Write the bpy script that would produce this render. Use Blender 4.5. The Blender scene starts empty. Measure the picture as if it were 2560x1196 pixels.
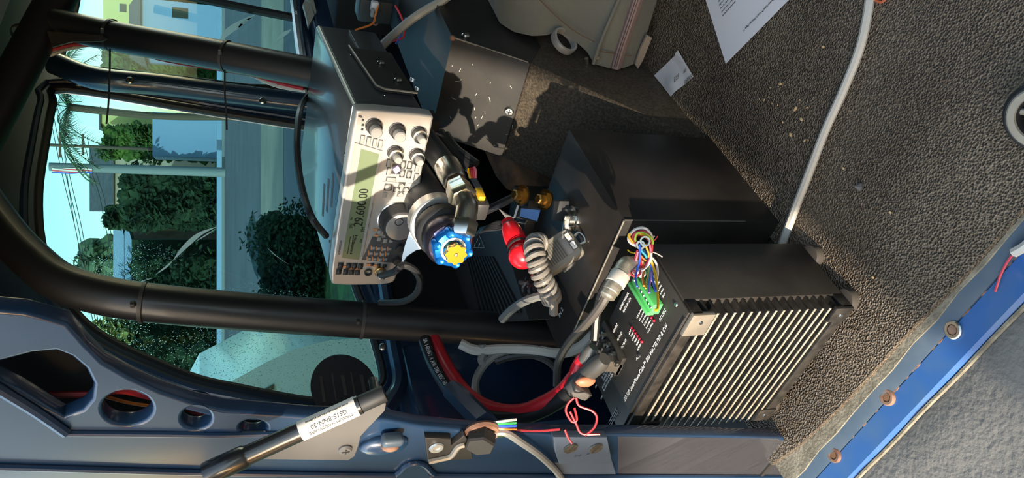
import bpy, bmesh, math, random
from mathutils import Vector, Matrix, Quaternion
random.seed(7)
S = bpy.context.scene
COL = S.collection
V = Vector
# ------------------------------------------------------------------ camera
FPX, CX, CY = 1887.0, 1280.0, 598.0
PITCH, AZ = math.radians(22.66), math.radians(41.6)
CAMP = V((0, 0, 0.75))
FW = V((math.cos(PITCH)*math.cos(AZ), math.cos(PITCH)*math.sin(AZ), -math.sin(PITCH)))
RT = V((math.sin(AZ), -math.cos(AZ), 0))
UPV = RT.cross(FW)
IX, IY = -UPV, -RT              # the phone was held sideways: picture right is down, picture bottom is left
cd = bpy.data.cameras.new('camera'); cam = bpy.data.objects.new('camera', cd); COL.objects.link(cam)
cd.sensor_fit = 'HORIZONTAL'; cd.sensor_width = 36; cd.lens = 36*FPX/2560; cd.clip_start = .01; cd.clip_end = 500
m3 = Matrix((IX, RT, -FW)).transposed()
cam.matrix_world = Matrix.Translation(CAMP) @ m3.to_4x4()
S.camera = cam
# ------------------------------------------------------------------ world, sun, exposure
w = bpy.data.worlds.new('world'); S.world = w; w.use_nodes = True
nt = w.node_tree; bg = nt.nodes['Background']
sky = nt.nodes.new('ShaderNodeTexSky'); sky.sky_type = 'NISHITA'; sky.sun_disc = False
sky.sun_elevation = math.radians(16); sky.sun_rotation = math.radians(-78); sky.air_density = 1.3; sky.dust_density = 1.2; sky.ozone_density = 1.5
wb = nt.nodes.new('ShaderNodeMix'); wb.data_type = 'RGBA'; wb.blend_type = 'MULTIPLY'; wb.inputs['Factor'].default_value = 1; wb.inputs['B'].default_value = (1.0, .92, .83, 1)
nt.links.new(sky.outputs[0], wb.inputs['A']); nt.links.new(wb.outputs['Result'], bg.inputs[0]); bg.inputs[1].default_value = 0.55
SUN_TRAVEL = V((1.0, .13, -.23))
sd = bpy.data.lights.new('sun', 'SUN'); sd.energy = 6.5; sd.angle = math.radians(.53); sd.color = (1, .88, .72)
so = bpy.data.objects.new('sun', sd); COL.objects.link(so); so.rotation_euler = SUN_TRAVEL.to_track_quat('-Z', 'Y').to_euler(); so.location = (-4, 1, 4)
S.view_settings.view_transform = 'Standard'; S.view_settings.look = 'None'; S.view_settings.gamma = 1
S.view_settings.use_curve_mapping = False; S.view_settings.exposure = 0.62

# ------------------------------------------------------------------ pixel helpers (direction only; distance comes from the surface touched)
def ray(x, y): return FW + IX*((x-CX)/FPX) + IY*((y-CY)/FPX)
def onplane(x, y, n, p):
    r = ray(x, y); n = V(n); return CAMP + r*((V(p)-CAMP).dot(n)/r.dot(n))
def PZ(x, y, z=0.): return onplane(x, y, (0, 0, 1), (0, 0, z))
def PX(x, y, X): return onplane(x, y, (1, 0, 0), (X, 0, 0))
def PY(x, y, Y): return onplane(x, y, (0, 1, 0), (0, Y, 0))
def PD(x, y, d): return CAMP + ray(x, y)*d

# ------------------------------------------------------------------ materials
MATS = {}
def mat(name, col, rough=.5, metal=0., coat=0., bump=0., bscale=50., var=0., vscale=8., spec=.5, col2=None, emit=None, trans=0., bdist=.002, sheen=0.):
    if name in MATS: return MATS[name]
    m = bpy.data.materials.new(name); m.use_nodes = True; t = m.node_tree; b = t.nodes['Principled BSDF']
    c = (*col, 1); b.inputs['Base Color'].default_value = c
    b.inputs['Roughness'].default_value = rough; b.inputs['Metallic'].default_value = metal
    b.inputs['Coat Weight'].default_value = coat; b.inputs['Coat Roughness'].default_value = .08
    b.inputs['Specular IOR Level'].default_value = spec
    if sheen: b.inputs['Sheen Weight'].default_value = sheen
    if emit: b.inputs['Emission Color'].default_value = (*emit[:3], 1); b.inputs['Emission Strength'].default_value = emit[3]
    if trans: b.inputs['Transmission Weight'].default_value = trans
    tc = t.nodes.new('ShaderNodeTexCoord')
    if var or col2:
        n = t.nodes.new('ShaderNodeTexNoise'); n.inputs['Scale'].default_value = vscale; n.inputs['Detail'].default_value = 6
        t.links.new(tc.outputs['Object'], n.inputs['Vector'])
        r = t.nodes.new('ShaderNodeValToRGB'); r.color_ramp.elements[0].position = .38; r.color_ramp.elements[1].position = .66
        a = col; d = col2 if col2 else tuple(min(1, x*(1+var)) for x in col)
        r.color_ramp.elements[0].color = (*(tuple(x*(1-var) for x in a) if not col2 else a), 1); r.color_ramp.elements[1].color = (*d, 1)
        t.links.new(n.outputs['Fac'], r.inputs[0]); t.links.new(r.outputs[0], b.inputs['Base Color'])
    if bump:
        n2 = t.nodes.new('ShaderNodeTexNoise'); n2.inputs['Scale'].default_value = bscale; n2.inputs['Detail'].default_value = 4
        t.links.new(tc.outputs['Object'], n2.inputs['Vector'])
        bp = t.nodes.new('ShaderNodeBump'); bp.inputs['Strength'].default_value = bump; bp.inputs['Distance'].default_value = bdist
        t.links.new(n2.outputs['Fac'], bp.inputs['Height']); t.links.new(bp.outputs[0], b.inputs['Normal'])
    MATS[name] = m; return m

BLUE = mat('blue_body_paint', (.015, .040, .088), .32, .1, .5, var=.22, vscale=6)
SILLB = mat('weathered_blue_sill', (.020, .105, .33), .42, 0, .2, vscale=14, col2=(.055, .13, .26))
SILLG = mat('dusty_blue_flange', (.040, .066, .098), .5, 0, .1, vscale=22, col2=(.07, .09, .11))
BLACKG = mat('satin_black_steel', (.028, .025, .022), .50, 0, 0, var=.35, vscale=9, bump=.08, bscale=180, spec=.35)
BOXB = mat('black_lacquered_box', (.018, .0155, .014), .42, 0, 0, vscale=12, col2=(.032, .026, .022), spec=.3)
TUBEB = mat('black_powder_coat', (.012, .012, .013), .42, 0, .12, bump=.06, bscale=300)
RUBBER = mat('black_rubber', (.014, .014, .015), .6)
CABLEB = mat('black_cable_jacket', (.018, .018, .019), .42)
CABLEG = mat('grey_cable_jacket', (.20, .19, .17), .45)
CABLEW = mat('white_cable_jacket', (.52, .49, .43), .45, var=.08)
REDC = mat('red_cable_jacket', (.62, .02, .03), .35)
REDW = mat('red_wire', (.38, .02, .028), .4)
REDP = mat('red_plastic', (.75, .012, .022), .28, 0, .3)
SILVER = mat('silver_panel', (.50, .47, .43), .42, .45)
SILVD = mat('silver_panel_dark', (.11, .108, .108), .42, .35)
CHROME = mat('zinc_metal', (.62, .60, .54), .26, 1., var=.12, vscale=30)
BRUSH = mat('brushed_aluminium', (.60, .59, .56), .36, .75)
BRASS = mat('brass', (.70, .42, .14), .28, 1.)
ALUD = mat('bare_aluminium', (.30, .265, .215), .5, .5, var=.12, vscale=40)
FINM = mat('black_anodised_fins', (.028, .024, .020), .55, .2, var=.5, vscale=70)
FINE = mat('worn_fin_edge', (.50, .44, .34), .5, .5, var=.2, vscale=90)
RADG = mat('charcoal_radio_case', (.055, .056, .058), .38, .1, .15, bump=.04, bscale=700)
RADT = mat('radio_top_cover', (.075, .085, .09), .30, .25, .3, bump=.03, bscale=700)
LCD = mat('lcd_green', (.17, .21, .12), .22, 0, .4)
LCDD = mat('lcd_ink', (.012, .016, .012), .4)
BEZEL = mat('display_bezel', (.36, .34, .31), .12, 0, .6)
BTN = mat('grey_button', (.30, .285, .26), .45)
BTND = mat('dark_button', (.035, .034, .034), .5)
ORANGE = mat('orange_print', (.65, .24, .08), .5)
PURPLE = mat('violet_print', (.35, .28, .55), .5)
WHITE = mat('white_print', (.75, .74, .72), .5)
DARKP = mat('dark_print', (.06, .06, .06), .6)
GREYT = mat('grey_print', (.17, .16, .15), .6)
MICT = mat('taupe_plastic', (.22, .20, .165), .45, bump=.05, bscale=500)
MICD = mat('taupe_plastic_dark', (.085, .08, .072), .5)
GREENP = mat('green_terminal_plastic', (.10, .52, .14), .4)
PAPER = mat('white_paper', (.72, .70, .72), .7)
NOTE = mat('note_paper', (.68, .65, .64), .7)
CANVAS = mat('grey_canvas', (.115, .117, .097), .8, bump=.35, bscale=420, var=.12, vscale=5, sheen=.1)
ZIP = mat('mauve_zipper_tape', (.19, .13, .125), .7, bump=.3, bscale=600)
STITCH = mat('brown_thread', (.10, .055, .035), .8)
RUST = mat('rusty_steel', (.075, .042, .024), .75, 0, 0, bump=.5, bscale=120, vscale=22, col2=(.26, .12, .05))
RUSTB = mat('rusty_bolt', (.16, .075, .045), .7, .2, bump=.4, bscale=150, vscale=60, col2=(.30, .17, .11))
TUBL = mat('sprayed_bed_liner', (.066, .048, .029), .66, 0, 0, bump=1., bscale=650, var=.5, vscale=260, bdist=.003)
DIRT = mat('dusty_rubber_edge', (.17, .145, .10), .85, bump=.7, bscale=260, vscale=60, col2=(.28, .24, .17))
ANODB = mat('blue_anodised', (.01, .20, .72), .24, .7, .2)
ANODD = mat('dark_anodised', (.055, .05, .075), .28, .75)
GOLD = mat('gold_anodised', (.85, .42, .05), .26, .85)
LABELW = mat('white_label', (.66, .60, .53), .55)
BATB = mat('battery_case', (.012, .012, .013), .5, spec=.25)
BATL = mat('battery_blue_label', (.02, .17, .55), .35)
LEDR = mat('red_led', (.45, .01, .03), .2, 0, .4)
STRUTB = mat('strut_black', (.016, .016, .017), .28, 0, .4)
PLATE = mat('grey_bracket_paint', (.115, .107, .10), .55, .1, var=.1)
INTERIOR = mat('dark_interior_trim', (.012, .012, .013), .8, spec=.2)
CRUMB = mat('tan_crumb', (.62, .40, .20), .8)
ASPHALT = mat('asphalt', (.085, .09, .092), .85, var=.15, vscale=.5)
TANR = mat('sandy_driveway', (.24, .22, .15), .9, var=.15, vscale=.7)
GRASS = mat('lawn_grass', (.045, .115, .02), .9, var=.5, vscale=3, bump=.6, bscale=8, bdist=.05)
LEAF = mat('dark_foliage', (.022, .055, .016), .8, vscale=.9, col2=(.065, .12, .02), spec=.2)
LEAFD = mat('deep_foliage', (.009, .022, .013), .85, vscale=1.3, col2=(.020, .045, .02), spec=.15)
PALMM = mat('palm_frond', (.06, .11, .04), .6)
BARK = mat('bark', (.06, .045, .03), .9)
HWHITE = mat('pale_blue_siding', (.15, .25, .38), .7)
HTAN = mat('tan_stucco', (.30, .25, .19), .8, var=.1, vscale=.6)
HYEL = mat('yellow_stucco', (.48, .43, .16), .8)
HBROWN = mat('brown_brick', (.14, .10, .075), .85, var=.25, vscale=2)
ROOFM = mat('grey_shingle', (.07, .075, .08), .85, var=.2, vscale=2)
POLEM = mat('concrete_pole', (.12, .15, .16), .8)
CARW = mat('white_car_paint', (.50, .56, .52), .3, 0, .6)
CARG = mat('dark_car_glass', (.02, .028, .03), .1)
TYRE = mat('tyre', (.012, .012, .012), .8)
TAILG = mat('tailgate_coating', (.15, .14, .125), .85, bump=.7, bscale=130, vscale=7, col2=(.21, .195, .17), bdist=.003)
CLEARW = mat('clear_cable', (.30, .29, .27), .3, .3)
def wirem(n, c): return mat('wire_'+n, c, .4)
WC = dict(red=(.62, .03, .05), white=(.66, .62, .58), yellow=(.75, .45, .02), blue=(.03, .12, .62), orange=(.75, .20, .03), green=(.06, .40, .10), lime=(.42, .62, .05), purple=(.32, .16, .55), pink=(.75, .22, .30), brown=(.14, .09, .06), cyan=(.04, .38, .55))

def mat_floor():
    m = bpy.data.materials.new('pebbled_rubber_mat'); m.use_nodes = True; t = m.node_tree; b = t.nodes['Principled BSDF']
    tc = t.nodes.new('ShaderNodeTexCoord')
    nz = t.nodes.new('ShaderNodeTexNoise'); nz.inputs['Scale'].default_value = 160; nz.inputs['Detail'].default_value = 2
    t.links.new(tc.outputs['Object'], nz.inputs['Vector'])
    mx = t.nodes.new('ShaderNodeVectorMath'); mx.operation = 'MULTIPLY_ADD'
    t.links.new(nz.outputs['Color'], mx.inputs[0]); mx.inputs[1].default_value = (.0018, .0018, .0018); t.links.new(tc.outputs['Object'], mx.inputs[2])
    vo = t.nodes.new('ShaderNodeTexVoronoi'); vo.inputs['Scale'].default_value = 370
    t.links.new(mx.outputs[0], vo.inputs['Vector'])
    bp = t.nodes.new('ShaderNodeBump'); bp.inputs['Strength'].default_value = 1.; bp.inputs['Distance'].default_value = .0034
    t.links.new(vo.outputs['Distance'], bp.inputs['Height']); t.links.new(bp.outputs[0], b.inputs['Normal'])
    n2 = t.nodes.new('ShaderNodeTexNoise'); n2.inputs['Scale'].default_value = 5; n2.inputs['Detail'].default_value = 5
    t.links.new(tc.outputs['Object'], n2.inputs['Vector'])
    rp = t.nodes.new('ShaderNodeValToRGB'); rp.color_ramp.elements[0].position = .35; rp.color_ramp.elements[1].position = .7
    rp.color_ramp.elements[0].color = (.105, .080, .058, 1); rp.color_ramp.elements[1].color = (.195, .157, .120, 1)
    t.links.new(n2.outputs['Fac'], rp.inputs[0])
    r2 = t.nodes.new('ShaderNodeValToRGB'); r2.color_ramp.elements[0].position = .25; r2.color_ramp.elements[1].position = .62; r2.color_ramp.elements[0].color = (.22, .20, .19, 1); r2.color_ramp.elements[1].color = (1.15, 1.05, .90, 1)
    t.links.new(vo.outputs['Distance'], r2.inputs[0]); ml = t.nodes.new('ShaderNodeMix'); ml.data_type = 'RGBA'; ml.blend_type = 'MULTIPLY'; ml.inputs['Factor'].default_value = 1
    t.links.new(rp.outputs[0], ml.inputs['A']); t.links.new(r2.outputs[0], ml.inputs['B']); t.links.new(ml.outputs['Result'], b.inputs['Base Color'])
    b.inputs['Roughness'].default_value = .42; b.inputs['Specular IOR Level'].default_value = .55
    return m
FLOORM = mat_floor()
def mat_glass():
    m = bpy.data.materials.new('tinted_wet_glass'); m.use_nodes = True; t = m.node_tree
    for n in list(t.nodes):
        if n.type != 'OUTPUT_MATERIAL': t.nodes.remove(n)
    out = t.nodes['Material Output']
    tr = t.nodes.new('ShaderNodeBsdfTransparent'); tr.inputs[0].default_value = (.40, .585, .635, 1)
    gl = t.nodes.new('ShaderNodeBsdfGlossy'); gl.inputs['Roughness'].default_value = .02
    lw = t.nodes.new('ShaderNodeLayerWeight'); lw.inputs[0].default_value = .5
    pw = t.nodes.new('ShaderNodeMath'); pw.operation = 'POWER'; pw.inputs[1].default_value = 4; t.links.new(lw.outputs['Facing'], pw.inputs[0])
    ad = t.nodes.new('ShaderNodeMath'); ad.operation = 'MULTIPLY_ADD'; ad.inputs[1].default_value = .20; ad.inputs[2].default_value = .012; t.links.new(pw.outputs[0], ad.inputs[0])
    mx = t.nodes.new('ShaderNodeMixShader'); t.links.new(ad.outputs[0], mx.inputs[0]); t.links.new(tr.outputs[0], mx.inputs[1]); t.links.new(gl.outputs[0], mx.inputs[2])
    # rain drops: small refracting beads
    tc = t.nodes.new('ShaderNodeTexCoord'); vo = t.nodes.new('ShaderNodeTexVoronoi'); vo.inputs['Scale'].default_value = 230
    t.links.new(tc.outputs['Object'], vo.inputs['Vector'])
    cr = t.nodes.new('ShaderNodeMath'); cr.operation = 'LESS_THAN'; cr.inputs[1].default_value = .20; t.links.new(vo.outputs['Distance'], cr.inputs[0])
    nz = t.nodes.new('ShaderNodeTexNoise'); nz.inputs['Scale'].default_value = 5; t.links.new(tc.outputs['Object'], nz.inputs['Vector'])
    sx = t.nodes.new('ShaderNodeSeparateXYZ'); t.links.new(tc.outputs['Object'], sx.inputs[0])
    ma = t.nodes.new('ShaderNodeMath'); ma.operation = 'MULTIPLY_ADD'; ma.inputs[1].default_value = .9; t.links.new(nz.outputs['Fac'], ma.inputs[0]); t.links.new(sx.outputs['X'], ma.inputs[2])
    c2 = t.nodes.new('ShaderNodeMath'); c2.operation = 'LESS_THAN'; c2.inputs[1].default_value = 1.42; t.links.new(ma.outputs[0], c2.inputs[0])
    mm = t.nodes.new('ShaderNodeMath'); mm.operation = 'MULTIPLY'; t.links.new(cr.outputs[0], mm.inputs[0]); t.links.new(c2.outputs[0], mm.inputs[1])
    bp = t.nodes.new('ShaderNodeBump'); bp.inputs['Strength'].default_value = 1; bp.inputs['Distance'].default_value = .003; bp.invert = True
    t.links.new(vo.outputs['Distance'], bp.inputs['Height'])
    rf = t.nodes.new('ShaderNodeBsdfRefraction'); rf.inputs['IOR'].default_value = 1.08; rf.inputs['Color'].default_value = (.42, .60, .65, 1); t.links.new(bp.outputs[0], rf.inputs['Normal'])
    m2 = t.nodes.new('ShaderNodeMixShader'); t.links.new(mm.outputs[0], m2.inputs[0]); t.links.new(mx.outputs[0], m2.inputs[1]); t.links.new(rf.outputs[0], m2.inputs[2])
    t.links.new(m2.outputs[0], out.inputs[0]); return m
GLASS = mat_glass()

# ------------------------------------------------------------------ mesh helpers
def frame(d):
    d = d.normalized(); a = V((0, 0, 1)) if abs(d.z) < .9 else V((1, 0, 0))
    u = d.cross(a).normalized(); return u, d.cross(u).normalized()
def catmull(P, res=6):
    P = [V(p) for p in P]
    if len(P) < 3: return P
    Q = [P[0]*2-P[1]] + P + [P[-1]*2-P[-2]]; out = []
    for i in range(1, len(Q)-2):
        a, b, c, d = Q[i-1:i+3]
        for k in range(res):
            t = k/res; out.append(.5*((2*b)+(c-a)*t+(2*a-5*b+4*c-d)*t*t+(3*b-a-3*c+d)*t**3))
    return out+[P[-1]]
class MB:
    def __init__(s): s.v = []; s.f = []
    def add(s, vs, fs):
        o = len(s.v); s.v += [V(v) for v in vs]; s.f += [[i+o for i in f] for f in fs]; return s
    def box(s, c, d, R=None, bev=0., seg=2):
        bm = bmesh.new(); bmesh.ops.create_cube(bm, size=1)
        bmesh.ops.scale(bm, vec=d, verts=bm.verts)
        if bev: bmesh.ops.bevel(bm, geom=bm.edges[:], offset=min(bev, min(d)*.49), segments=seg, affect='EDGES', profile=.5)
        bm.verts.index_update(); M = R if R else Matrix.Identity(3)
        s.add([V(c)+M @ v.co for v in bm.verts], [[v.index for v in f.verts] for f in bm.faces]); bm.free(); return s
    def span(s, a, b, bev=0.):
        a, b = V(a), V(b); return s.box((a+b)/2, [abs(x) for x in (b-a)], None, bev)
    def tube(s, P, r, n=8, res=6, caps=True, smooth=True):
        P = catmull(P, res) if smooth else [V(p) for p in P]
        u = None; rings = []
        for i, p in enumerate(P):
            d = (P[min(i+1, len(P)-1)]-P[max(i-1, 0)]).normalized()
            if u is None: u, _ = frame(d)
            u = (u-d*u.dot(d)).normalized(); q = d.cross(u)
            rr = r(i/(len(P)-1)) if callable(r) else r
            rings.append([p+(u*math.cos(2*math.pi*k/n)+q*math.sin(2*math.pi*k/n))*rr for k in range(n)])
        vs = [x for g in rings for x in g]; fs = []
        for i in range(len(P)-1):
            for k in range(n): fs.append([i*n+k, i*n+(k+1) % n, (i+1)*n+(k+1) % n, (i+1)*n+k])
        if caps: fs.append(list(range(n))[::-1]); fs.append([(len(P)-1)*n+k for k in range(n)])
        return s.add(vs, fs)
    def cyl(s, a, b, r, r2=None, n=20):
        r2 = r if r2 is None else r2; return s.lathe(a, V(b)-V(a), [(0, 0), (r, 0), (r2, (V(b)-V(a)).length), (0, (V(b)-V(a)).length)], n)
    def lathe(s, o, d, prof, n=24):
        o = V(o); d = V(d).normalized(); u, q = frame(d); vs = []; fs = []; idx = []
        for r, h in prof:
            if r < 1e-7: idx.append([len(vs)]); vs.append(o+d*h)
            else:
                idx.append([len(vs)+k for k in range(n)])
                vs += [o+d*h+(u*math.cos(2*math.pi*k/n)+q*math.sin(2*math.pi*k/n))*r for k in range(n)]
        for A, B in zip(idx, idx[1:]):
            for k in range(n):
                a, b = A[k % len(A)], A[(k+1) % len(A)]; c, e = B[(k+1) % len(B)], B[k % len(B)]
                f = []
                for x in (a, b, c, e):
                    if x not in f: f.append(x)
                if len(f) > 2: fs.append(f)
        return s.add(vs, fs)
    def ball(s, c, r, sc=(1, 1, 1), R=None, n=16, m=10):
        vs = []; fs = []; M = R if R else Matrix.Identity(3); c = V(c)
        for i in range(m+1):
            a = math.pi*i/m
            for k in range(n): vs.append(c+M @ V((r*sc[0]*math.sin(a)*math.cos(2*math.pi*k/n), r*sc[1]*math.sin(a)*math.sin(2*math.pi*k/n), r*sc[2]*math.cos(a))))
        for i in range(m):
            for k in range(n): fs.append([i*n+k, i*n+(k+1) % n, (i+1)*n+(k+1) % n, (i+1)*n+k])
        return s.add(vs, fs)
    def prism(s, loop, ext):
        loop = [V(p) for p in loop]; n = len(loop); ext = V(ext)
        s.add(loop+[p+ext for p in loop], [list(range(n))[::-1], [n+k for k in range(n)]]+[[k, (k+1) % n, n+(k+1) % n, n+k] for k in range(n)]); return s
    def quad(s, *p): return s.add(p, [list(range(len(p)))])
    def sheet(s, rows):
        n = len(rows[0]); vs = [p for r in rows for p in r]
        return s.add(vs, [[i*n+k, i*n+k+1, (i+1)*n+k+1, (i+1)*n+k] for i in range(len(rows)-1) for k in range(n-1)])
    def build(s, name, mt, parent=None, xf=None, smooth=35):
        me = bpy.data.meshes.new(name)
        me.from_pydata([tuple(xf @ v if xf else v) for v in s.v], [], s.f); me.validate()
        bm = bmesh.new(); bm.from_mesh(me); bmesh.ops.recalc_face_normals(bm, faces=bm.faces); bm.to_mesh(me); bm.free()
        me.materials.append(mt)
        if smooth:
            me.polygons.foreach_set('use_smooth', [True]*len(me.polygons)); me.set_sharp_from_angle(angle=math.radians(smooth))
        return link(name, me, parent)
WM = {}
def link(name, me, parent=None):
    o = bpy.data.objects.new(name, me); COL.objects.link(o)
    if parent:
        o.parent = parent; o.matrix_parent_inverse = WM.get(parent.name, Matrix.Identity(4)).inverted()
    return o
def tag(o, label, cat, group=None):
    o['label'] = label; o['category'] = cat
    if group: o['group'] = group
    return o
def struct(o): o['kind'] = 'structure'; return o
def thing(name, label, cat, loc, group=None):
    o = bpy.data.objects.new(name, None); COL.objects.link(o); o.empty_display_size = .02; o.location = V(loc)
    WM[o.name] = Matrix.Translation(V(loc)); return tag(o, label, cat, group)
def basis(o, ex, ey, ez=None):
    ex = V(ex).normalized(); ey = (V(ey)-ex*V(ey).dot(ex)).normalized(); ez = ex.cross(ey)
    return Matrix.Translation(V(o)) @ Matrix((ex, ey, ez)).transposed().to_4x4()
def plate(name, loops, xf, thick, mt, parent=None, bevel=0., smooth=40, cyc=True):
    cu = bpy.data.curves.new('t', 'CURVE'); cu.dimensions = '2D'; cu.fill_mode = 'BOTH'; cu.extrude = thick/2; cu.bevel_depth = bevel; cu.bevel_resolution = 2
    for lp in loops:
        sp = cu.splines.new('POLY'); sp.points.add(len(lp)-1); sp.use_cyclic_u = True
        for p, q in zip(sp.points, lp): p.co = (q[0], q[1], 0, 1)
    ob = bpy.data.objects.new('t', cu); COL.objects.link(ob); dg = bpy.context.evaluated_depsgraph_get(); dg.update()
    me = bpy.data.meshes.new_from_object(ob.evaluated_get(dg)); bpy.data.objects.remove(ob); bpy.data.curves.remove(cu)
    me.transform(xf); me.name = name; me.materials.clear(); me.materials.append(mt)
    me.polygons.foreach_set('use_smooth', [True]*len(me.polygons)); me.set_sharp_from_angle(angle=math.radians(smooth))
    return link(name, me, parent)
def text(body, size, o, right, up, mt, parent, name='lettering', align='CENTER', sx=1., shear=0., depth=.00015):
    cu = bpy.data.curves.new('t', 'FONT'); cu.body = body; cu.size = size; cu.align_x = align; cu.align_y = 'CENTER'; cu.extrude = depth; cu.shear = shear; cu.resolution_u = 3
    ob = bpy.data.objects.new('t', cu); COL.objects.link(ob); dg = bpy.context.evaluated_depsgraph_get(); dg.update()
    me = bpy.data.meshes.new_from_object(ob.evaluated_get(dg)); bpy.data.objects.remove(ob); bpy.data.curves.remove(cu)
    me.transform(basis(o, right, up) @ Matrix.Diagonal((sx, 1, 1, 1))); me.materials.clear(); me.materials.append(mt); me.name = name
    return link(name, me, parent)
def ell(cx, cy, rx, ry, n=28, a0=0): return [(cx+rx*math.cos(2*math.pi*k/n+a0), cy+ry*math.sin(2*math.pi*k/n+a0)) for k in range(n)]
def smooth_loop(L, res=5):
    P = [V((*p, 0)) for p in L]; n = len(P); out = []
    for i in range(n):
        a, b, c, d = P[i-1], P[i], P[(i+1) % n], P[(i+2) % n]
        for k in range(res):
            t = k/res; q = .5*((2*b)+(c-a)*t+(2*a-5*b+4*c-d)*t*t+(3*b-a-3*c+d)*t**3); out.append((q.x, q.y))
    return out
def screw(o, d, r, mt, parent, name='screw', cross=True, hx=False):
    d = V(d).normalized(); u, q = frame(d); o = V(o)
    h = MB().lathe(o, d, [(0, 0), (r, 0), (r, r*.25), (r*.75, r*.55), (0, r*.6)], 6 if hx else 16).build(name, mt, parent)
    if cross:
        M = Matrix((u, q, d)).transposed()
        MB().box(o+d*r*.58, (r*1.1, r*.22, r*.16), M).box(o+d*r*.58, (r*.22, r*1.1, r*.16), M).build('recess', BTND, h)
    return h
def cable(name, pts, r, mt, label, cat='cable', n=8, group=None):
    o = MB().tube(pts, r, n).build(name, mt); return tag(o, label, cat, group)

# ================================================================== SETTING
# ---- floor mat, sill and tailgate at the rear opening (x = forward, y = left, z = up)
me_edge = [PZ(2600, 470), PZ(2560, 518), PZ(2400, 698), PZ(2250, 850), PZ(2180, 930), PZ(2100, 1015), PZ(2040, 1072), PZ(1993, 1116)]
loop = [(p.x, p.y) for p in me_edge]
loop = [(.385, -.9), (.386, .2)]+loop+[(.42, .80), (.62, .80), (.62, .56), (1.2, .56), (1.2, .98), (2.3, .98), (2.3, -.9)]
fl = struct(plate('floor', [loop], Matrix.Translation((0, 0, -.004)), .006, FLOORM, bevel=.001))
b = MB().span((.425, .50, -.014), (1.25, 1.02, -.0085)); struct(b.build('floor', BLACKG))
def strip(name, prof, mt, y0=-.9, y1=.80, n=1, wob=0.):
    rows = []
    for k in range(n+1):
        y = y0+(y1-y0)*k/n; rows.append([V((x+wob*math.sin(k*2.7), y, z)) for x, z in prof])
    return MB().sheet(rows).build(name, mt)
sill = struct(strip('trim_1', [(.43, -.0075), (.3835, -.0065), (.380, -.012)], DIRT, n=40, wob=.0012))
struct(strip('trim_2', [(.388, -.010), (.384, -.0072), (.372, -.0105), (.3675, -.0125), (.3665, -.02)], SILLG))
sl = struct(strip('trim_3', [(.368, -.016), (.366, -.0138), (.338, -.0142), (.334, -.018), (.333, -.06)], SILLB))
for (x, y, mt_, hx) in ((2386, 825, CHROME, 1), (2221, 993, RUSTB, 0), (2088, 1137, RUSTB, 0)):
    p = PZ(x, y, -.014); bo = MB().lathe(p, (0, 0, 1), [(0, 0), (.0105, 0), (.0105, .003), (.009, .0042), (.0062, .0042), (.0055, .002), (0, .002)], 24).build('bolt', mt_, sl)
    MB().lathe(p+V((0, 0, .002)), (0, 0, 1), [(0, 0), (.0056, 0), (.0056, .0016), (0, .0018)], 6).build('hex_recess', RUSTB if hx else RUST, bo)
# rust line along the step of the sill
for k in range(26):
    y = .30+random.random()*.42; c = V((.3675, y, -.0145)); MB().ball(c, .0012+.0016*random.random(), (1, 2.4, .6), n=6, m=4).build('rust_flake', RUSTB, sl)
tg = thing('tailgate', 'lowered grey coated tailgate beyond the blue rear sill', 'tailgate', (.1, 0, -.03))
rows = []
for i in range(30):
    x = .330-.6*i/29
    rows.append([V((x, -.8+1.6*k/40, -.020-.004*math.exp(-((x-.328)/.01)**2)+.0016*math.sin(k*1.3+i*.7)*math.sin(i*.9))) for k in range(41)])
MB().sheet(rows).build('inner_skin', TAILG, tg)
MB().tube([V((.331, -.8+1.6*k/40, -.020+.0012*math.sin(k*1.9))) for k in range(41)], .0028, 6, 2).build('edge_lip', DIRT, tg)
MB().span((-.27, -.8, -.075), (.33, .8, -.028), .004).build('panel', SILLB, tg)

# ---- left body side: one wall with the openings of two windows
YW = 1.0
w1 = [(165, 240), (470, 288), (775, 335), (850, 346), (868, 375), (868, 520), (871, 691), (905, 800), (945, 940), (935, 985), (900, 1010), (800, 1014), (700, 1000), (600, 980), (500, 958), (390, 915), (290, 868), (215, 812), (150, 725), (114, 620), (107, 500), (122, 385), (142, 275)]
L1 = [(PY(*p, YW).x, PY(*p, YW).z) for p in w1]
w2 = [(205, -10), (192, 60), (172, 110), (162, 160), (170, 186), (300, 200), (470, 218), (620, 236), (760, 238), (757, 215), (748, 150), (738, 90), (727, 0)]
L2 = [(PY(*p, YW).x, PY(*p, YW).z) for p in w2]
xs = [p[0] for p in L2]; L2 += [(2.42, .495), (2.42, 1.03)] if True else []
XW = Matrix(((1, 0, 0, 0), (0, 0, 0, YW), (0, 1, 0, 0), (0, 0, 0, 1))); XW[1][2] = -1
def grow(L, d):
    n = len(L); out = []
    A = sum(L[i][0]*L[(i+1) % n][1]-L[(i+1) % n][0]*L[i][1] for i in range(n)); sg = 1 if A > 0 else -1
    for i in range(n):
        a, b_, c = V(L[i-1]), V(L[i]), V(L[(i+1) % n]); t = (c-a).normalized(); out.append((b_.x+sg*t.y*d, b_.y-sg*t.x*d))
    return out
L1s = smooth_loop(L1, 4)
wl = struct(plate('wall_left', [[(.60, -.10), (2.6, -.10), (2.6, 1.24), (.60, 1.24)], grow(L1s, .012), grow(L2, .012)], XW @ Matrix.Translation((0, 0, .010)), .014, BLUE, bevel=.004, smooth=60))
win1 = struct(plate('window_1', [L1s], XW @ Matrix.Translation((0, 0, .004)), .003, GLASS))
MB().tube([V((x, YW-.014, z)) for x, z in grow(L1s, .006)]+[V((grow(L1s, .006)[0][0], YW-.014, grow(L1s, .006)[0][1]))], .0085, 8, 1).build('window_seal', RUBBER, win1)
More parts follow.
